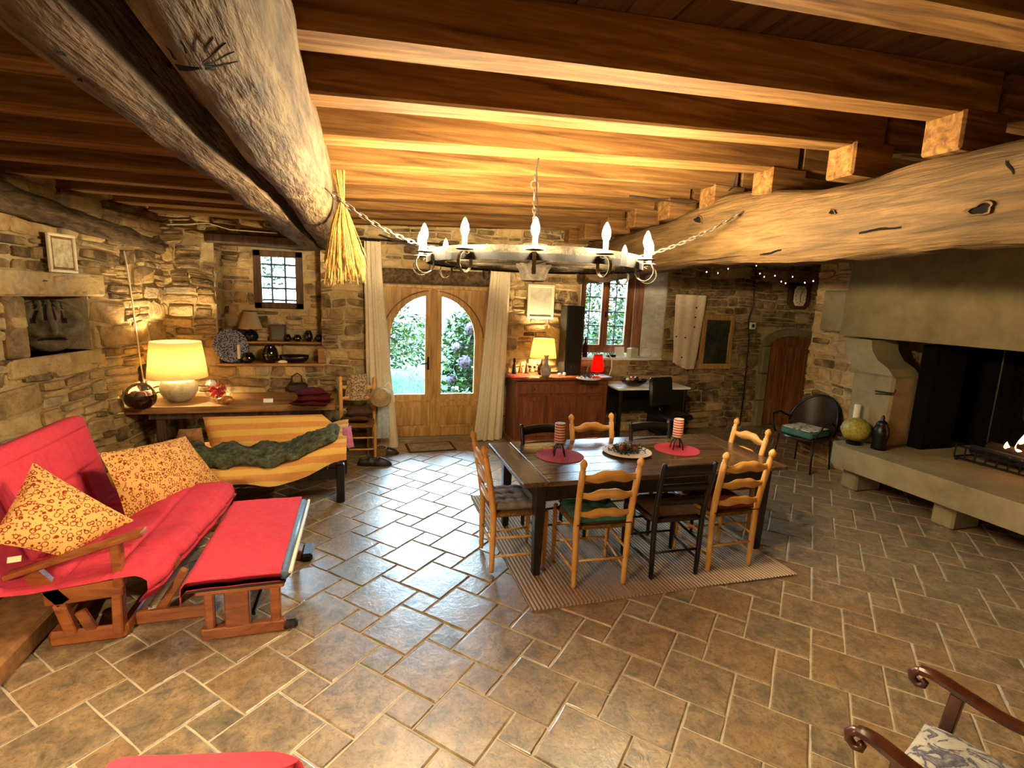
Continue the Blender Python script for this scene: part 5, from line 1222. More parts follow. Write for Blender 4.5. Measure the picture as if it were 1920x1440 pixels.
# ------------------------------------------------------------------ things in the window recess
RZ = 1.053
def rec(x, y=7.08): return gY(x, 690, y).x
k = .0066
m, nt, b = base_mat('blue_plate'); v = coords(nt); vo = nt.nodes.new('ShaderNodeTexVoronoi'); vo.inputs['Scale'].default_value = 55; nt.links.new(v, vo.inputs['Vector'])
nt.links.new(mix(nt, math_n(nt, 'LESS_THAN', vo.outputs['Distance'], .45), '#8d8f9c', '#262c48'), b.inputs['Base Color']); b.inputs['Roughness'].default_value = .15
pl = MB().lathe([(0, -.01), (.12, -.008), (.205, .018), (.21, .022), (.2, .026), (.12, .004), (0, .002)], (0, 0, 0), 36); pl.xf(Matrix.Rotation(math.radians(35), 4, 'Z') @ Matrix.Rotation(math.radians(78), 4, 'X'))
tag(pl.build('china_plate', 'blue_plate', None, True, (-1.54, 6.99, RZ+.207)), 'blue and white china plate standing at the left of the window recess', 'plate')
lm = table_lamp('shelf_lamp', (rec(474)-.02, 7.16, RZ+.258), 'unlit lamp with tan shade and dark blue base on the recess shelf', [(0, 0), (.06, 0), (.085, .03), (.09, .07), (.06, .12), (.02, .135), (.015, .15), (0, .15)], 'navy_glaze', (.14, .075, .155, .36), 'shade_off', 0, WARM, 0)
fr1 = thing('standing_picture', 'small silvery framed print leaning in the window recess', 'photo frame', (rec(521), 7.2, RZ+.26))
wbx = MB(); wbx.cbox((0, 0, .10), (.20, .02, .22), .006, (-.12, 0, 0)); wbx.build('frame', 'dark_frame', fr1); MB().cbox((0, -.012, .10), (.155, .006, .175), .002, (-.12, 0, 0)).build('print', 'silver', fr1)
sb = thing('raised_shelf', 'small brown wooden rack carrying pots in the window recess', 'shelf', (rec(535), 7.16, RZ))
MB().cbox((0, 0, .245), (.98, .16, .025), .005).build('board', 'console', sb)
for s in (-.45, .45): MB().cbox((s, 0, .117), (.03, .14, .235), .005).build('support', 'console', sb)
def pot(x, z, r, h_, label, y=7.0, mat='black_glaze', neck=.6):
    return lathe_obj('black_pot', [(0, 0), (r*.6, 0), (r*.95, h_*.3), (r, h_*.5), (r*.8, h_*.8), (r*neck, h_*.92), (r*neck*1.1, h_), (r*neck*.9, h_), (r*neck*.8, h_*.85), (0, h_*.7)], (rec(x, y), y, z), mat, label, 'pot', 22, True, 'black pots in the recess')
pot(466, RZ, .085, .12, 'low black glazed pot next to the china plate'); pot(508, RZ, .095, .22, 'tall black glazed jug in the middle of the recess shelf', 6.99)
pot(541, RZ+.258, .048, .09, 'leftmost small black pot on the raised rack', 7.15); pot(560, RZ+.258, .048, .085, 'middle small black pot on the raised rack', 7.15); pot(580, RZ+.258, .055, .14, 'tallest black pot on the raised rack', 7.18); pot(599, RZ+.258, .045, .09, 'rightmost small black pot on the raised rack', 7.15)
lathe_obj('oval_dish', [(0, 0), (.10, 0), (.15, .05), (.155, .10), (.14, .10), (.09, .02), (0, .015)], (rec(552, 7.0), 7.0, RZ), 'black_glaze', 'shiny black oval dish under the raised rack', 'dish', 28, True, None, (1.15, .5))
lathe_obj('short_candle', [(0, 0), (.018, 0), (.018, .17), (.012, .175), (0, .175)], (rec(449, 6.99), 6.99, RZ+.05), 'candle_white', 'cream candle beside the china plate in the recess', 'candle', 12)
lathe_obj('candle_cup', [(0, 0), (.03, 0), (.02, .02), (.024, .05), (0, .05)], (rec(449, 6.99), 6.99, RZ), 'black_metal', 'tiny black cup holding the recess candle', 'candle holder', 12)
tag(MB().cbox((0, 0, .11), (.10, .12, .22), .008).build('wooden_block', 'console', None, False, (rec(605, 7.0), 6.99, RZ)), 'upright wooden box at the right end of the recess shelf', 'box')
lathe_obj('sea_snail', [(0, 0), (.04, .005), (.045, .02), (.025, .035), (0, .04)], (rec(530, 6.93), 6.945, RZ), 'apron', 'pale sea snail shell at the front of the recess shelf', 'shell', 12, True, None, (1.3, .7))

# ------------------------------------------------------------------ left wall: picture, carved head, cable
def wall_frame(P, ux, w_, h_, name, label, fmat, pmat, fw=.03, mount=None):
    """frame on a wall: P centre, ux unit right vector"""
    ux = Vector(ux).normalized(); n = Vector((ux.y, -ux.x, 0)); t = thing(name, label, 'picture', P, math.atan2(ux.y, ux.x))
    pts = [(-w_/2, -h_/2), (w_/2, -h_/2), (w_/2, h_/2), (-w_/2, h_/2)]
    for (a, b_) in ((0, 1), (1, 2), (2, 3), (3, 0)):
        p, q = pts[a], pts[b_]; hor = a % 2 == 0; MB().cbox(((p[0]+q[0])/2*(1-(0 if hor else fw/w_)), 0, (p[1]+q[1])/2*(1-(fw/h_ if hor else 0))), (w_ if hor else fw, .03, fw if hor else h_-2*fw), .006).build('frame_bar', fmat, t)
    MB().cbox((0, .006, 0), (w_-fw, .012, h_-fw), .002).build('mount' if mount else 'print', mount or pmat, t)
    if mount: MB().cbox((0, -.003, 0), (w_*.7, .008, h_*.72), .001).build('print', pmat, t)
    return t
m_stone('engraving', ['#5c5340', '#a39672', '#cbbf98', '#d8cda8'], 22, .7, .1, 0, .2)
m_stone('sketch', ['#8a8270', '#b3aa94', '#c6bda6', '#a9a18c'], 9, .7, .1, 0, .2)
m_stone('dark_painting', ['#0e0f0d', '#23261f', '#3a3f33', '#5a5140'], 10, .35, .1, 0, .5)
u0, v1 = onL(62, 433); u1, v0 = onL(123, 512)
wall_frame(fL((u0+u1)/2, (v0+v1)/2, .10), LU, u1-u0, abs(v1-v0), 'framed_picture', 'small framed engraving hung on the left stone wall under the log lintel', 'cream', 'engraving', .025, 'terracotta')
hu, hv = onL(76, 622); hu0, hb = onL(76, 656); r = .24
hd_ = MB()
def headf(a, b_):
    th, ph = a*2*PI, b_*PI; x, y, z = math.sin(ph)*math.cos(th), math.sin(ph)*math.sin(th), -math.cos(ph)
    fx = x*.29*(1+.12*z); fz = z*.27; fy = y*.13
    if y < 0:
        eye = math.exp(-(((abs(x)-.42)/.2)**2+((z-.22)/.3)**2)); leaf_ = .02*math.cos(x*26)*math.exp(-((z-.5)/.5)**2)*math.exp(-(x/.4)**2); nose = .05*math.exp(-((x/.12)**2+((z+.05)/.3)**2)); mouth = -.03*math.exp(-((x/.35)**2+((z+.5)/.10)**2)); cheek = .03*math.exp(-(((abs(x)-.4)/.22)**2+((z+.25)/.22)**2))
        fy += -2.6*(-.045*eye+leaf_+nose+mouth+cheek)
    return (fx, fy, fz+.27)
hd_.grid(headf, 72, 48, True, False)
for i_, f_ in enumerate(hd_.f):  # dark material in eye, mouth and leaf grooves: shade painted into the carving
    c_ = sum((Vector(hd_.v[q]) for q in f_), Vector())/len(f_); X_, Z_ = c_.x/.29, (c_.z-.27)/.27
    if c_.y < 0 and (math.exp(-(((abs(X_)-.42)/.15)**2+((Z_-.2)/.16)**2)) > .55 or abs(Z_+.5) < .05 and abs(X_) < .38 or Z_ > .25 and abs(X_) < .38 and math.cos(X_*26) < -.55 or abs(abs(X_)-.17) < .03 and -.3 < Z_ < .1): hd_.mi[i_] = 1
tag(hd_.build('stone_sculpture', ['stone_head', 'log'], None, True, fL(hu+.24, niche[1]+.005, -.12), (0, 0, math.atan2(LU.y, LU.x)-.72)), 'carved stone mask standing in the niche of the left wall', 'sculpture').scale = (.86, .86, .86)
cbp = [(223, 470), (229, 500), (238, 560), (246, 620), (256, 690), (262, 722)]
mb = MB(); mb.tube([fL(*onL(x, y), .05) for x, y in cbp], .008, 6); tag(mb.build('wall_cable', 'cable_white', None, True), 'pale electric cable running down the left stone wall to the console', 'cable')
# dark switch at its end
tag(MB().cbox((0, 0, 0), (.07, .04, .13), .01).build('plug_box', 'black_plastic', None, False, fL(*onL(262, 728), .05), (0, 0, math.atan2(LU.y, LU.x))), 'dark plug box at the lower end of the pale wall cable', 'socket')

# ------------------------------------------------------------------ wheat bundle on the beam
tie = gY(641, 378, 4.1); top_ = gY(632, 306, 4.1); bot_ = gY(646, 540, 4.1)
wh = thing('wheat_sheaf', 'bundle of dried wheat hanging from the left beam', 'dried wheat', tie); st_ = MB(); er = MB(); rr = random.Random(12)
for i in range(150):
    a, q = rr.uniform(0, 2*PI), rr.random()**.5; c, s = math.cos(a)*q, math.sin(a)*q
    T = Vector((.045*c-.02, .045*s, (top_.z-tie.z)*rr.uniform(.75, 1))); B = Vector((.16*c+.02, .11*s, (bot_.z-tie.z)*rr.uniform(.62, .98)))
    st_.tube([T, Vector((.018*c, .018*s, 0)), Vector((.075*c, .06*s, B.z*.35)), B], .0028, 4, cap=False)
    d = (B-Vector((.075*c, .06*s, B.z*.35))).normalized(); er.tube([B-d*.09, B-d*.05, B], [.003, .0075, .001], 5)
    for j in range(3): er.add([B-d*.04, B-d*.035, B+d*.05+Vector((rr.uniform(-.02, .02), rr.uniform(-.02, .02), 0))], [(0, 1, 2)])
st_.build('stalks', 'straw', wh); er.build('ears', 'straw', wh); MB().tube([(.022*math.cos(t), .022*math.sin(t), 0) for t in [i*PI/6 for i in range(12)]], .006, 6, True).build('tie', 'wicker', wh, True)
MB().tube([(0, 0, .0), (-.05, 0, .06), (-.09, 0, .08)], .005, 6).build('nail', 'iron', wh, True)

# ------------------------------------------------------------------ back wall, right of the door
pc = [gY(x, y, 6.90) for x, y in ((991, 533), (1041, 535), (1036, 598), (987, 597))]; ctr = sum(pc, Vector())/4
wall_frame(ctr, (1, 0, 0), .40, .48, 'framed_picture', 'pale framed drawing hanging beside the right curtain above the sideboard', 'cream', 'sketch', .04)
# sideboard
SZ = .94; SX0, SX1, SY0 = 1.93, 3.34, 6.38
sd = thing('sideboard', 'dark reddish wooden sideboard against the back wall right of the door', 'sideboard', ((SX0+SX1)/2, 6.66, 0))
wb(MB().cbox(((SX0+SX1)/2, 6.625, .47), (SX1-SX0-.06, .46, .84), .01), 'body', 'cabinet', sd); wb(MB().cbox(((SX0+SX1)/2, 6.61, SZ-.02), (SX1-SX0+.04, .52, .04), .012), 'top', 'cabinet', sd)
wb(MB().cbox(((SX0+SX1)/2, 6.62, .04), (SX1-SX0, .48, .08), .012), 'plinth', 'cabinet', sd)
for i in range(3):
    w_ = (SX1-SX0-.16)/3; x = SX0+.08+w_*(i+.5); d = wb(MB().cbox((x, SY0+.015, .40), (w_-.03, .03, .56), .008), 'door', 'cabinet', sd)
    m_ = MB().cbox((x, SY0-.002, .40), (w_-.13, .016, .44), .007); m_.v = [(a-sd.location.x, b_-sd.location.y, c_) for a, b_, c_ in m_.v]; m_.build('panel', 'cabinet', d)
    dr = wb(MB().cbox((x, SY0+.015, .78), (w_-.03, .03, .13), .008), 'drawer', 'cabinet', sd); m_ = MB().lathe([(0, -.02), (.012, -.018), (.010, 0)], (x-sd.location.x, SY0-.005-sd.location.y, .78), 10, 'y'); m_.build('knob', 'brass', dr, True)
    m_ = MB().lathe([(0, -.02), (.012, -.018), (.010, 0)], (x+w_*.36-sd.location.x, SY0-.005-sd.location.y, .45), 10, 'y'); m_.build('knob', 'brass', d, True)
SY = lambda x, y: gz(x, y, SZ)
table_lamp('table_lamp', (2.42, 6.66, SZ), 'lit lamp with pale tapered shade on the sideboard', [(0, 0), (.06, 0), (.075, .05), (.07, .10), (.03, .16), (.018, .24), (.022, .27), (0, .27)], 'brown_glaze', (.185, .145, .235, .50), 'shade_warm', 13, WARM2, 0)
lathe_obj('brass_vase', [(0, 0), (.05, 0), (.075, .06), (.07, .12), (.03, .17), (.022, .26), (.035, .29), (.03, .29), (.016, .26), (0, .2)], SY(1021, 704)+Vector((-.02, -.09, 0)), 'grey_ceramic', 'slim bottle-necked jug standing before the sideboard lamp', 'vase', 20, True)
tag(MB().cbox((0, 0, .003), (.24, .15, .006), .002).build('red_napkin', 'red_mat', None, False, SY(972, 707), (0, 0, .1)), 'red napkin lying at the left end of the sideboard', 'napkin')
sp = thing('tall_speaker', 'tall narrow black speaker column on the sideboard beside the window', 'speaker', (2.83, 6.68, SZ))
MB().cbox((0, 0, .48), (.26, .24, .96), .01).build('cabinet', 'black_plastic', sp); MB().cbox((0, -.122, .56), (.22, .012, .76), .004).build('grille', 'black_wood', sp); MB().lathe([(.03, -.004), (.034, 0), (.03, .004)], (.0, -.124, .12), 16, 'y').build('port', 'silver', sp, True)
lw = thing('clip_lamp', 'small lit red lamp standing at the right end of the sideboard', 'lamp', SY(1122, 707)+Vector((0, .05, 0)))
MB().lathe([(.072, .0), (.088, .02), (.060, .235), (.055, .235), (.083, .02), (.068, 0)], (0, 0, .07), 28).build('shade', 'shade_red', lw, True); MB().lathe([(0, 0), (.05, 0), (.05, .012), (.012, .02), (.010, .10), (0, .10)], (0, 0, 0), 16).build('base', 'brass', lw, 'auto'); point_light('lamp_glow', (0, 0, .2), 2.2, (1, .45, .2), .02, lw)
gd = SY(1103, 711); lathe_obj('small_platter', [(0, 0), (.12, 0), (.17, .012), (.165, .015), (0, .008)], gd, 'white', 'white platter with greenery at the front of the sideboard', 'plate', 28)
gr = MB(); rr = random.Random(8)
for i in range(160):
    p = Vector((rr.gauss(0, .06), rr.gauss(0, .04), .015+rr.random()*.05)); d = Vector((rr.uniform(-1, 1), rr.uniform(-1, 1), rr.uniform(.1, 1))).normalized()*.03; t = d.orthogonal().normalized()*.006; gr.add([p-t, p+t, p+d], [(0, 1, 2)])
gs_ = thing('greenery_sprig', 'green sprigs lying on the sideboard platter', 'plant', gd); gr.build('sprigs', 'moss', gs_, kind='stuff')
for i, (x, y, h_, mt, lb) in enumerate(((955, 700, .13, 'wicker', 'small wicker figure at the far left of the sideboard'), (966, 702, .22, 'iron', 'dark slender figurine at the left of the sideboard'), (978, 700, .15, 'amber', 'amber figurine between the small ornaments on the sideboard'), (990, 701, .14, 'pine_cone', 'brown figurine left of the sideboard lamp'), (1000, 699, .10, 'console', 'squat wooden figurine beside the sideboard lamp'))):
    lathe_obj('figurine', [(0, 0), (.035, 0), (.03, h_*.2), (.022, h_*.55), (.012, h_*.66), (.02, h_*.8), (.016, h_*.95), (0, h_)], gz(x, y, SZ)+Vector((0, .06, 0)), mt, lb, 'figurine', 12, True, 'ornaments on the sideboard')
for i, (x, y) in enumerate(((1049, 705), (1058, 704))): lathe_obj('white_egg', [(0, 0), (.02, .006), (.026, .022), (.018, .04), (0, .046)], SY(x, y), 'white', ('left' if i == 0 else 'right')+' one of two small white eggs on the sideboard', 'egg', 12, True, 'white eggs')
lathe_obj('wicker_tray', [(0, 0), (.10, 0), (.13, .03), (.125, .03), (.095, .008), (0, .008)], gz(1040, 700, SZ)+Vector((-.06, .08, 0)), 'wicker', 'flat wicker tray at the back of the sideboard', 'tray', 24)
# small picture stand left of the lamp and boxes on the window sill
tag(MB().cbox((0, 0, .07), (.16, .10, .14), .006).build('card_box', 'paper', None, False, (4.03, 7.06, 1.143), (0, 0, .3)), 'tan cardboard box on the right window sill', 'box')
tag(MB().cbox((0, 0, .075), (.15, .01, .15), .002, (-.2, 0, 0)).build('photo_card', 'white', None, False, (3.84, 7.12, 1.146), (0, 0, -.1)), 'white photo card leaning on the right window sill', 'card')
tag(MB().cbox((0, 0, .02), (.14, .08, .04), .01).build('black_case', 'black_plastic', None, False, (3.66, 7.05, 1.143)), 'small black case on the right window sill', 'case')
lathe_obj('wine_bottle', [(0, 0), (.037, 0), (.037, .16), (.03, .19), (.013, .23), (.013, .29), (.015, .30), (0, .30)], (3.22, 7.04, 1.143), 'wine_cloth', 'dark bottle on the sill behind the red lamp', 'bottle', 16, True)

# ------------------------------------------------------------------ writing desk under the window
dk = thing('writing_desk', 'small desk with a white top under the right window', 'desk', (3.98, 6.57, 0)); DZK = .80
wb(MB().cbox((3.98, 6.56, DZK-.015), (1.16, .62, .03), .006), 'top', 'white', dk)
for x in (3.46, 4.5):
    for y in (6.30, 6.80): wb(MB().cbox((x, y, (DZK-.03)/2), (.05, .05, DZK-.03), .006), 'leg', 'black_wood', dk)
wb(MB().cbox((3.98, 6.80, .55), (1.0, .02, .4), .004), 'modesty_panel', 'black_wood', dk)
wb(MB().cbox((4.37, 6.55, .42), (.32, .5, .70), .008), 'drawer_unit', 'black_wood', dk)
lathe_obj('black_bowl', [(0, 0), (.08, 0), (.16, .05), (.19, .10), (.18, .10), (.15, .06), (0, .02)], gz(1188, 724, DZK), 'black_glaze', 'wide black bowl with shells on the desk', 'bowl', 26, True, None, (1.1, .7))
for i, (x, y, r) in enumerate(((1172, 716, .03), (1183, 712, .04), (1194, 711, .038), (1203, 714, .03))): lathe_obj('shell_ball', [(0, -r), (r*.8, -r*.6), (r, 0), (r*.75, r*.6), (0, r)], gz(1188, 724, DZK)+Vector(((x-1188)*.0062, 0, .065+r)), ['apron', 'amber', 'brown_glaze', 'wicker'][i], ['pale shell at the left in the black desk bowl', 'amber ring shell in the black desk bowl', 'dark round shell in the black desk bowl', 'brown shell at the right in the black desk bowl'][i], 'shell', 12, True, 'shells in the desk bowl')
tag(MB().cbox((0, 0, .004), (.16, .22, .008), .002).build('yellow_pad', 'cream', None, False, gz(1148, 722, DZK)), 'yellow note pad on the left of the desk', 'note pad')
tag(MB().tube([gY(x, y, 6.62) for x, y in ((1141, 708), (1147, 690), (1147, 672), (1141, 664), (1136, 668))], .008, 8).build('white_cable_arm', 'white', None, True), 'bent white flexible tube beside the red lamp', 'cable')
oc = thing('office_chair', 'black swivel chair in front of the writing desk', 'chair', (4.05, 5.94, 0), PI+.2)
MB().cbox((0, 0, .47), (.46, .44, .08), .035).build('seat', 'black_plastic', oc, 'auto'); MB().cbox((0, -.22, .76), (.42, .07, .42), .03, (.12, 0, 0)).build('backrest', 'black_plastic', oc, 'auto'); MB().tube([(0, 0, .06), (0, 0, .43)], .025, 10).build('column', 'black_metal', oc, True); MB().bar((0, -.16, .43), (0, -.24, .62), .05, .02).build('back_support', 'black_metal', oc)
for i in range(5):
    a = i*2*PI/5; MB().bar((0, 0, .08), (.27*math.cos(a), .27*math.sin(a), .055), .04, .03).build('base_spoke', 'black_metal', oc); MB().lathe([(0, -.015), (.026, -.012), (.028, 0), (.026, .012), (0, .015)], (.27*math.cos(a), .27*math.sin(a), .028), 12, 'y').build('castor', 'black_plastic', oc, True)

# ------------------------------------------------------------------ dark corner: apron, painting, cable, clock, lights
ap_ = [gY(x, y, 6.84) for x, y in ((1268, 552), (1326, 553), (1300, 694), (1270, 640))]
mb = MB(); tw = ap_[1].x-ap_[0].x; zt = ap_[0].z
def apf(a, b_):
    s = a*2*PI; z = zt-(zt-.99)*b_; w_ = tw/2*(1-.30*b_); cx = (ap_[0].x+ap_[1].x)/2-.03*b_; pl = .014*math.sin(s*7)+.02*nz((math.cos(s)*2, z*3, 1)); hem = .10*max(0, -math.cos(s))*b_
    return (cx+math.cos(s)*(w_+pl), 6.83+math.sin(s)*(.05+pl*.6), z+hem)
mb.grid(apf, 64, 18, True, False); mb.add([mb.v[i*18] for i in range(64)], [tuple(range(64))])
ao = tag(mb.build('hanging_coat', 'apron', None, True), 'cream buttoned coat hanging on the wall beside the right window', 'coat')
for x, y in ((1306, 577), (1304, 595), (1302, 613), (1268, 631), (1285, 633), (1278, 670)): MB().lathe([(0, -.006), (.012, -.005), (.012, .003)], gY(x, y, 6.755), 10, 'y').build('button', 'brown_glaze', ao, True)
pc = [gY(x, y, 6.88) for x, y in ((1318, 593), (1379, 593), (1367, 690), (1309, 688))]; ctr = sum(pc, Vector())/4
pt_ = wall_frame(ctr, (1, 0, 0), .60, .86, 'framed_painting', 'dark arched painting in a light wooden frame behind the hanging coat', 'door_oak', 'dark_painting', .085)
arc = MB()
for s in (-1, 1): arc.prism([(s*.22, .34), (s*.0, .34), (s*.05, .30), (s*.14, .24), (s*.22, .14)], -.012, -.004, lambda x, y, z: Vector((x, z, y)))
arc.build('spandrel', 'silver', pt_)
mb = MB(); mb.tube([gY(x, y, 6.88) for x, y in ((1418, 496), (1414, 540), (1412, 570), (1403, 600), (1404, 640), (1398, 700), (1393, 745), (1388, 790))], .009, 6); tag(mb.build('wall_cable', 'black_plastic', None, True), 'black electric cable running down the dark wall beside the arched door', 'cable')
sw = thing('light_switch', 'small white switch plate beside the black wall cable', 'switch', gY(1411, 611, 6.89)); MB().cbox((0, 0, 0), (.11, .03, .11), .006).build('plate', 'white', sw); MB().cbox((0, -.016, 0), (.05, .012, .055), .004).build('rocker', 'black_plastic', sw)
cp_ = gY(1497, 555, 6.88); k = mpp(cp_); ck = thing('wall_clock', 'octagonal wooden wall clock with pale face in the dark corner', 'clock', cp_)
oct_ = [(22*k, 14*k), (22*k, -14*k), (14*k, -24*k), (-14*k, -24*k), (-22*k, -14*k), (-22*k, 14*k), (-14*k, 24*k), (14*k, 24*k)]
MB().prism(oct_, -.03, .03, lambda x, y, z: Vector((x, z, y))).build('case', 'dark_frame', ck); MB().prism([(x*.62, y*.76) for x, y in oct_], -.040, -.03, lambda x, y, z: Vector((x, z, y))).build('dial', 'cream', ck)
for a, l in ((.35, 9*k), (PI-.1, 12*k)): MB().bar((0, -.044, 0), (math.sin(a)*l, -.044, math.cos(a)*l), .004, .012, .001).build('hand', 'black_metal', ck)
for i in range(12): a = i*PI/6; MB().cbox((math.sin(a)*11*k, -.043, math.cos(a)*14*k), (.010, .005, .016), .001, (0, a, 0)).build('hour_mark', 'black_metal', ck)
m_emit('fairy', (1, .85, .65, 1), 6)
fl = thing('fairy_lights', 'string of tiny fairy lights across the dark corner under the right beam', 'fairy lights', (0, 0, 0))
fp_ = [(1325, 510, 6.3), (1346, 512, 6.3), (1365, 504, 6.3), (1418, 498, 6.2), (1425, 513, 6.2), (1433, 519, 6.2), (1453, 517, 6.1), (1465, 528, 6.0), (1473, 531, 6.0), (1486, 519, 5.9), (1509, 530, 5.8), (1525, 527, 5.7), (1543, 520, 5.6), (1553, 500, 5.5), (1561, 499, 5.4), (1582, 493, 5.3)]
P_ = [gY(*q) for q in fp_]; MB().tube(P_, .003, 5).build('wire', 'black_plastic', fl)
for p in P_: MB().lathe([(0, -.009), (.0065, 0), (0, .009)], p, 8).build('bulb', 'fairy', fl, True)
mb = MB(); cz = [(1380, 330, 3.3), (1375, 350, 3.6), (1350, 372, 3.9), (1290, 382, 4.2), (1230, 374, 4.3), (1180, 368, 4.3)]
mb.tube([gY(x, y, Y) for x, y, Y in cz], .006, 6); tag(mb.build('ceiling_cable', 'iron', None, True), 'thin dark cable slung under the joists near the right beam', 'cable')
mb = MB(); mb.tube([gY(x, y, 6.86) for x, y in ((313, 421), (355, 420), (390, 418), (430, 430), (480, 434), (520, 437))], .007, 6); tag(mb.build('ceiling_cable', 'cable_white', None, True), 'pale cable running along the top of the wall above the window recess', 'cable')

# ------------------------------------------------------------------ iron armchair by the hearth
iac = thing('iron_armchair', 'dark round-backed iron armchair beside the fireplace', 'armchair', (5.36, 4.96, 0), 1.8)
for x, y in ((-.22, .2), (.22, .2), (-.2, -.2), (.2, -.2)): MB().tube([(x*1.12, y*1.12, 0), (x, y, .40)], .011, 8).build('leg', 'black_metal', iac, True)
MB().lathe([(0, .39), (.27, .39), (.28, .405), (.27, .42), (0, .42)], (0, 0, 0), 28).build('seat', 'leather', iac, 'auto')
bk = MB()
def bf(a, b_):
    th = math.radians(200+140*a); e = math.sin(a*PI)**.6; r = .29+.03*b_; return (r*math.cos(th), r*math.sin(th)-.0, .42+(.12+.36*e)*b_)
bk.grid(bf, 24, 8); bk.grid(lambda a, b_: tuple(Vector(bf(1-a, b_))*1.0+Vector((math.cos(math.radians(200+140*(1-a)))*.02, math.sin(math.radians(200+140*(1-a)))*.02, 0))), 24, 8); bk.build('backrest', 'leather', iac, True)
MB().tube([bf(i/24, 1) for i in range(25)], .014, 8).build('back_rim', 'black_metal', iac, True)
for s in (-1, 1): MB().tube([(s*.29, -.08, .60), (s*.33, .06, .66), (s*.33, .20, .64), (s*.29, .25, .52), (s*.25, .22, .42)], .012, 8).build('arm', 'black_metal', iac, True)
m, nt, b = base_mat('spotted_cloth'); v = coords(nt); vo = nt.nodes.new('ShaderNodeTexVoronoi'); vo.inputs['Scale'].default_value = 13; nt.links.new(v, vo.inputs['Vector'])
nt.links.new(mix(nt, math_n(nt, 'LESS_THAN', vo.outputs['Distance'], .33), '#b9b09b', '#5e5647'), b.inputs['Base Color']); b.inputs['Roughness'].default_value = .9
cu = thing('seat_pad', 'thick seat pad with pale spotted top and green sides on the iron armchair', 'cushion', (5.36, 4.96, .421), 1.8)
MB().cbox((0, .02, .045), (.40, .40, .09), .02).build('sides', 'teal_cloth', cu, 'auto'); MB().cbox((0, .02, .093), (.385, .385, .014), .006).build('top', 'spotted_cloth', cu, 'auto')
# ------------------------------------------------------------------ on the hearth
HZ = .49; gd_ = Vector((5.36, 4.30, HZ)); k = mpp(gd_); r = 25*k
gs = lathe_obj('iron_trivet', [(0, 0), (.08, 0), (.085, .03), (.03, .04), (0, .04)], gd_, 'black_metal', 'low black iron stand under the yellow gourd on the hearth', 'stand', 16)
lathe_obj('yellow_gourd', [(0, -r*.86), (r*.45, -r*.8), (r*.85, -r*.45), (r, 0), (r*.86, r*.45), (r*.45, r*.8), (0, r*.86)], gd_+Vector((0, 0, .04+r*.86)), 'gourd', 'round yellow-green gourd on the left end of the hearth', 'gourd', 28, True)
ca = Vector((5.51, 4.44, HZ)); lathe_obj('tall_candle', [(0, 0), (.035, 0), (.035, .42), (.03, .425), (0, .425)], ca, 'candle_white', 'thick white candle standing behind the gourd', 'candle', 16)
ur = Vector((5.45, 4.08, HZ)); lathe_obj('lidded_urn', [(0.000, 0.000), (0.068, 0.000), (0.075, 0.025), (0.064, 0.082), (0.083, 0.164), (0.075, 0.230), (0.053, 0.271), (0.060, 0.283), (0.038, 0.312), (0.015, 0.328), (0.021, 0.353), (0.009, 0.377), (0.000, 0.385)], ur, 'black_metal', 'dark lidded urn beside the gourd on the hearth', 'urn', 24, True)
lathe_obj('silver_bowl', [(0, 0), (.03, 0), (.05, .02), (.048, .022), (.03, .006), (0, .006)], gz(1578, 824, HZ), 'silver', 'small silver dish at the corner of the hearth', 'dish', 16, True)
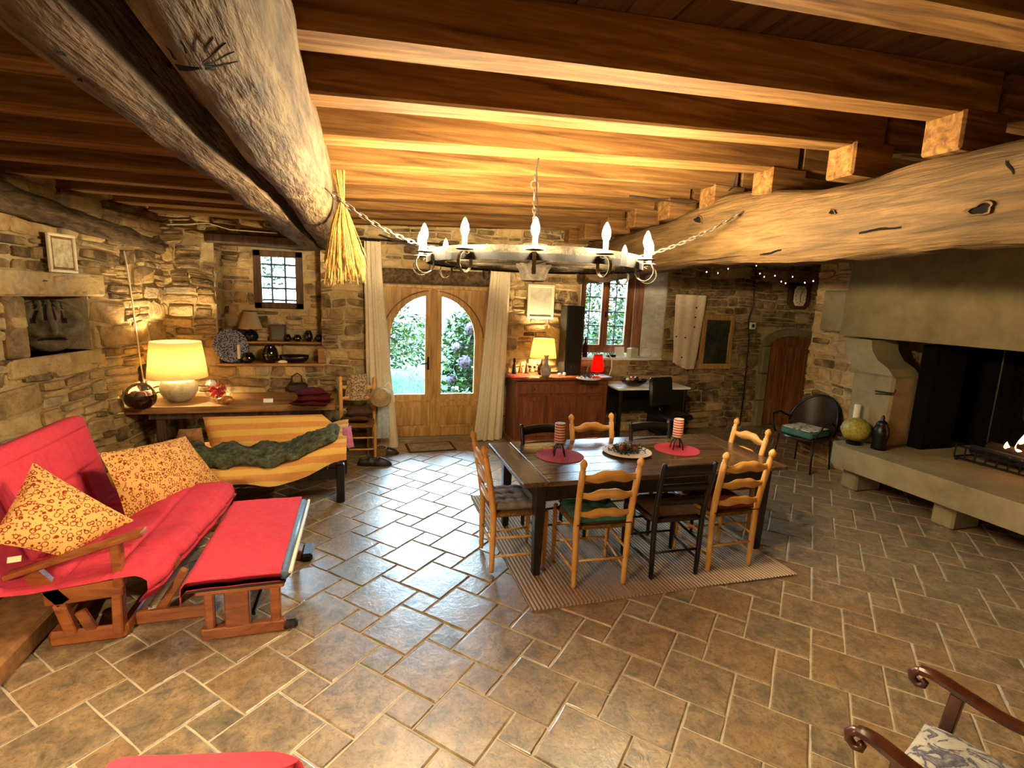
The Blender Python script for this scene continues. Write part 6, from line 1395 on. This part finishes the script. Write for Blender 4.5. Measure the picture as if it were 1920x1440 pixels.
# ------------------------------------------------------------------ foreground armchair, right
m, nt, b = base_mat('toile'); v = coords(nt); f1 = noise_n(nt, v, 11, 5, .6, 1.5)
nt.links.new(ramp(nt, f1, [(.40, '#a9a496'), (.52, '#9a958a'), (.56, '#3c3b4a'), (.66, '#6f6b76'), (.75, '#a9a496')]), b.inputs['Base Color']); b.inputs['Roughness'].default_value = .9
aL, aR = gz(1608, 1362, .66), gz(1726, 1250, .66); d = aR-aL; rz = math.atan2(d.y, d.x); fc_ = (aL+aR)/2; wA = d.length
fa = thing('carved_armchair', 'dark wooden armchair with scrolled arms at the bottom right corner', 'armchair', (fc_.x, fc_.y, 0), rz)
for s in (-1, 1):
    x = s*wA/2; MB().tube([(x, -.02, .646), (x, .006, .640), (x, .020, .622), (x, .018, .600), (x, .0, .588), (x, -.018, .594), (x, -.022, .608), (x, -.010, .616)], [.014, .016, .016, .015, .014, .013, .012, .010], 10).build('arm_scroll', 'mahogany', fa, True)
    arm = MB(); pts = [(x, .0, .648), (x, -.05, .655), (x, -.14, .640), (x, -.26, .625), (x+s*.01, -.40, .640), (x+s*.0, -.55, .68)]
    pw_ = []
    for i_ in range(len(pts)-1):
        for t_ in range(6):
            P0_, P1_, P2_, P3_ = [Vector(pts[min(max(i_+o_, 0), len(pts)-1)]) for o_ in (-1, 0, 1, 2)]; u_ = t_/6
            pw_.append(.5*((2*P1_)+(P2_-P0_)*u_+(2*P0_-5*P1_+4*P2_-P3_)*u_*u_+(3*P1_-P0_-3*P2_+P3_)*u_**3))
    pw_.append(Vector(pts[-1])); sec = [(-.024, -.010), (-.018, -.015), (.018, -.015), (.024, -.010), (.024, .006), (.014, .014), (-.014, .014), (-.024, .006)]
    arm.grid(lambda a_, b_: pw_[int(round(a_*(len(pw_)-1)))]+Vector((sec[int(round(b_*8)) % 8][0]*(.7+.5*min(1, a_*4)), 0, sec[int(round(b_*8)) % 8][1])), len(pw_), 8, False, True); arm.add([arm.v[q] for q in range(8)], [tuple(range(8))[::-1]])
    arm.build('armrest', 'mahogany', fa, 'auto'); MB().bar((x-s*.005, -.12, .63), (x-s*.02, -.10, .40), .04, .04).build('arm_support', 'mahogany', fa); MB().bar((x-s*.02, -.09, .42), (x-s*.02, -.09, 0), .05, .05).build('front_leg', 'mahogany', fa); MB().bar((x-s*.03, -.56, 1.0), (x-s*.04, -.52, 0), .045, .05).build('rear_post', 'mahogany', fa)
MB().cbox((0, -.30, .38), (wA-.02, .46, .07), .01).build('seat_rail', 'mahogany', fa); MB().cbox((0, -.57, .82), (wA-.06, .05, .35), .02, (.1, 0, 0)).build('backrest', 'toile', fa)
cq = MB(); pw = pillow(None, wA-.05, .46, .12, 18, 18, .08, .012, 4); tag(pw.build('seat_cushion', 'toile', None, True, Vector((fc_.x, fc_.y, 0))+Matrix.Rotation(rz, 3, 'Z') @ Vector((0, -.28, .47)), (0, 0, rz)), 'blue and cream patterned cushion on the carved armchair', 'cushion')
# ------------------------------------------------------------------ red covered seat, bottom left
rA, rB = gz(205, 1440, .765), gz(555, 1432, .765); rc = (rA+rB)/2; ra = thing('red_armchair', 'top of a red covered armchair back at the bottom left edge', 'armchair', (rc.x, rc.y, 0), math.atan2(rB.y-rA.y, rB.x-rA.x))
rb = MB()
def rbf(a, b_):
    s = a*2*PI; w_ = .25*(1-.06*(1-b_)); e = math.sin(min(1, (1-b_)*5+.25)*PI/2); return (math.copysign(abs(math.cos(s))**.6, math.cos(s))*w_*(.9+.1*e), math.copysign(abs(math.sin(s))**.7, math.sin(s))*.07*e, .35+.425*b_+.008*nz((a*9, b_*4, 1)))
rb.grid(rbf, 48, 20, True, False); rb.add([rb.v[i*20+19] for i in range(48)], [tuple(range(48))]); rb.build('backrest', 'red_cloth', ra, True)
MB().cbox((0, -.30, .36), (.58, .56, .16), .04).build('seat', 'red_cloth', ra, 'auto')
for x in (-.25, .25):
    for y in (-.52, -.02): MB().bar((x, y, .30), (x, y, 0), .045, .045).build('leg', 'glider_wood', ra)

# ------------------------------------------------------------------ reading lamp behind the viewer, left
rl = thing('reading_lamp', 'reading floor lamp with a metal cone shade behind the viewer', 'lamp', (-1.55, .75, 0))
MB().lathe([(0, 0), (.14, 0), (.14, .02), (.02, .035), (0, .035)], (0, 0, 0), 24).build('base', 'black_metal', rl, 'auto'); MB().tube([(0, 0, .03), (0, 0, 1.62), (.05, .06, 1.68), (.1, .12, 1.66)], .011, 10).build('pole', 'black_metal', rl, True)
MB().lathe([(.19, 1.47), (.10, 1.60), (.03, 1.645), (0, 1.65), (0, 1.64), (.026, 1.635), (.094, 1.592), (.184, 1.47)], (.1, .12, 0), 32).build('shade', 'white', rl, True)
point_light('lamp_glow', (.1, .12, 1.50), 40, WARM2, .035, rl)
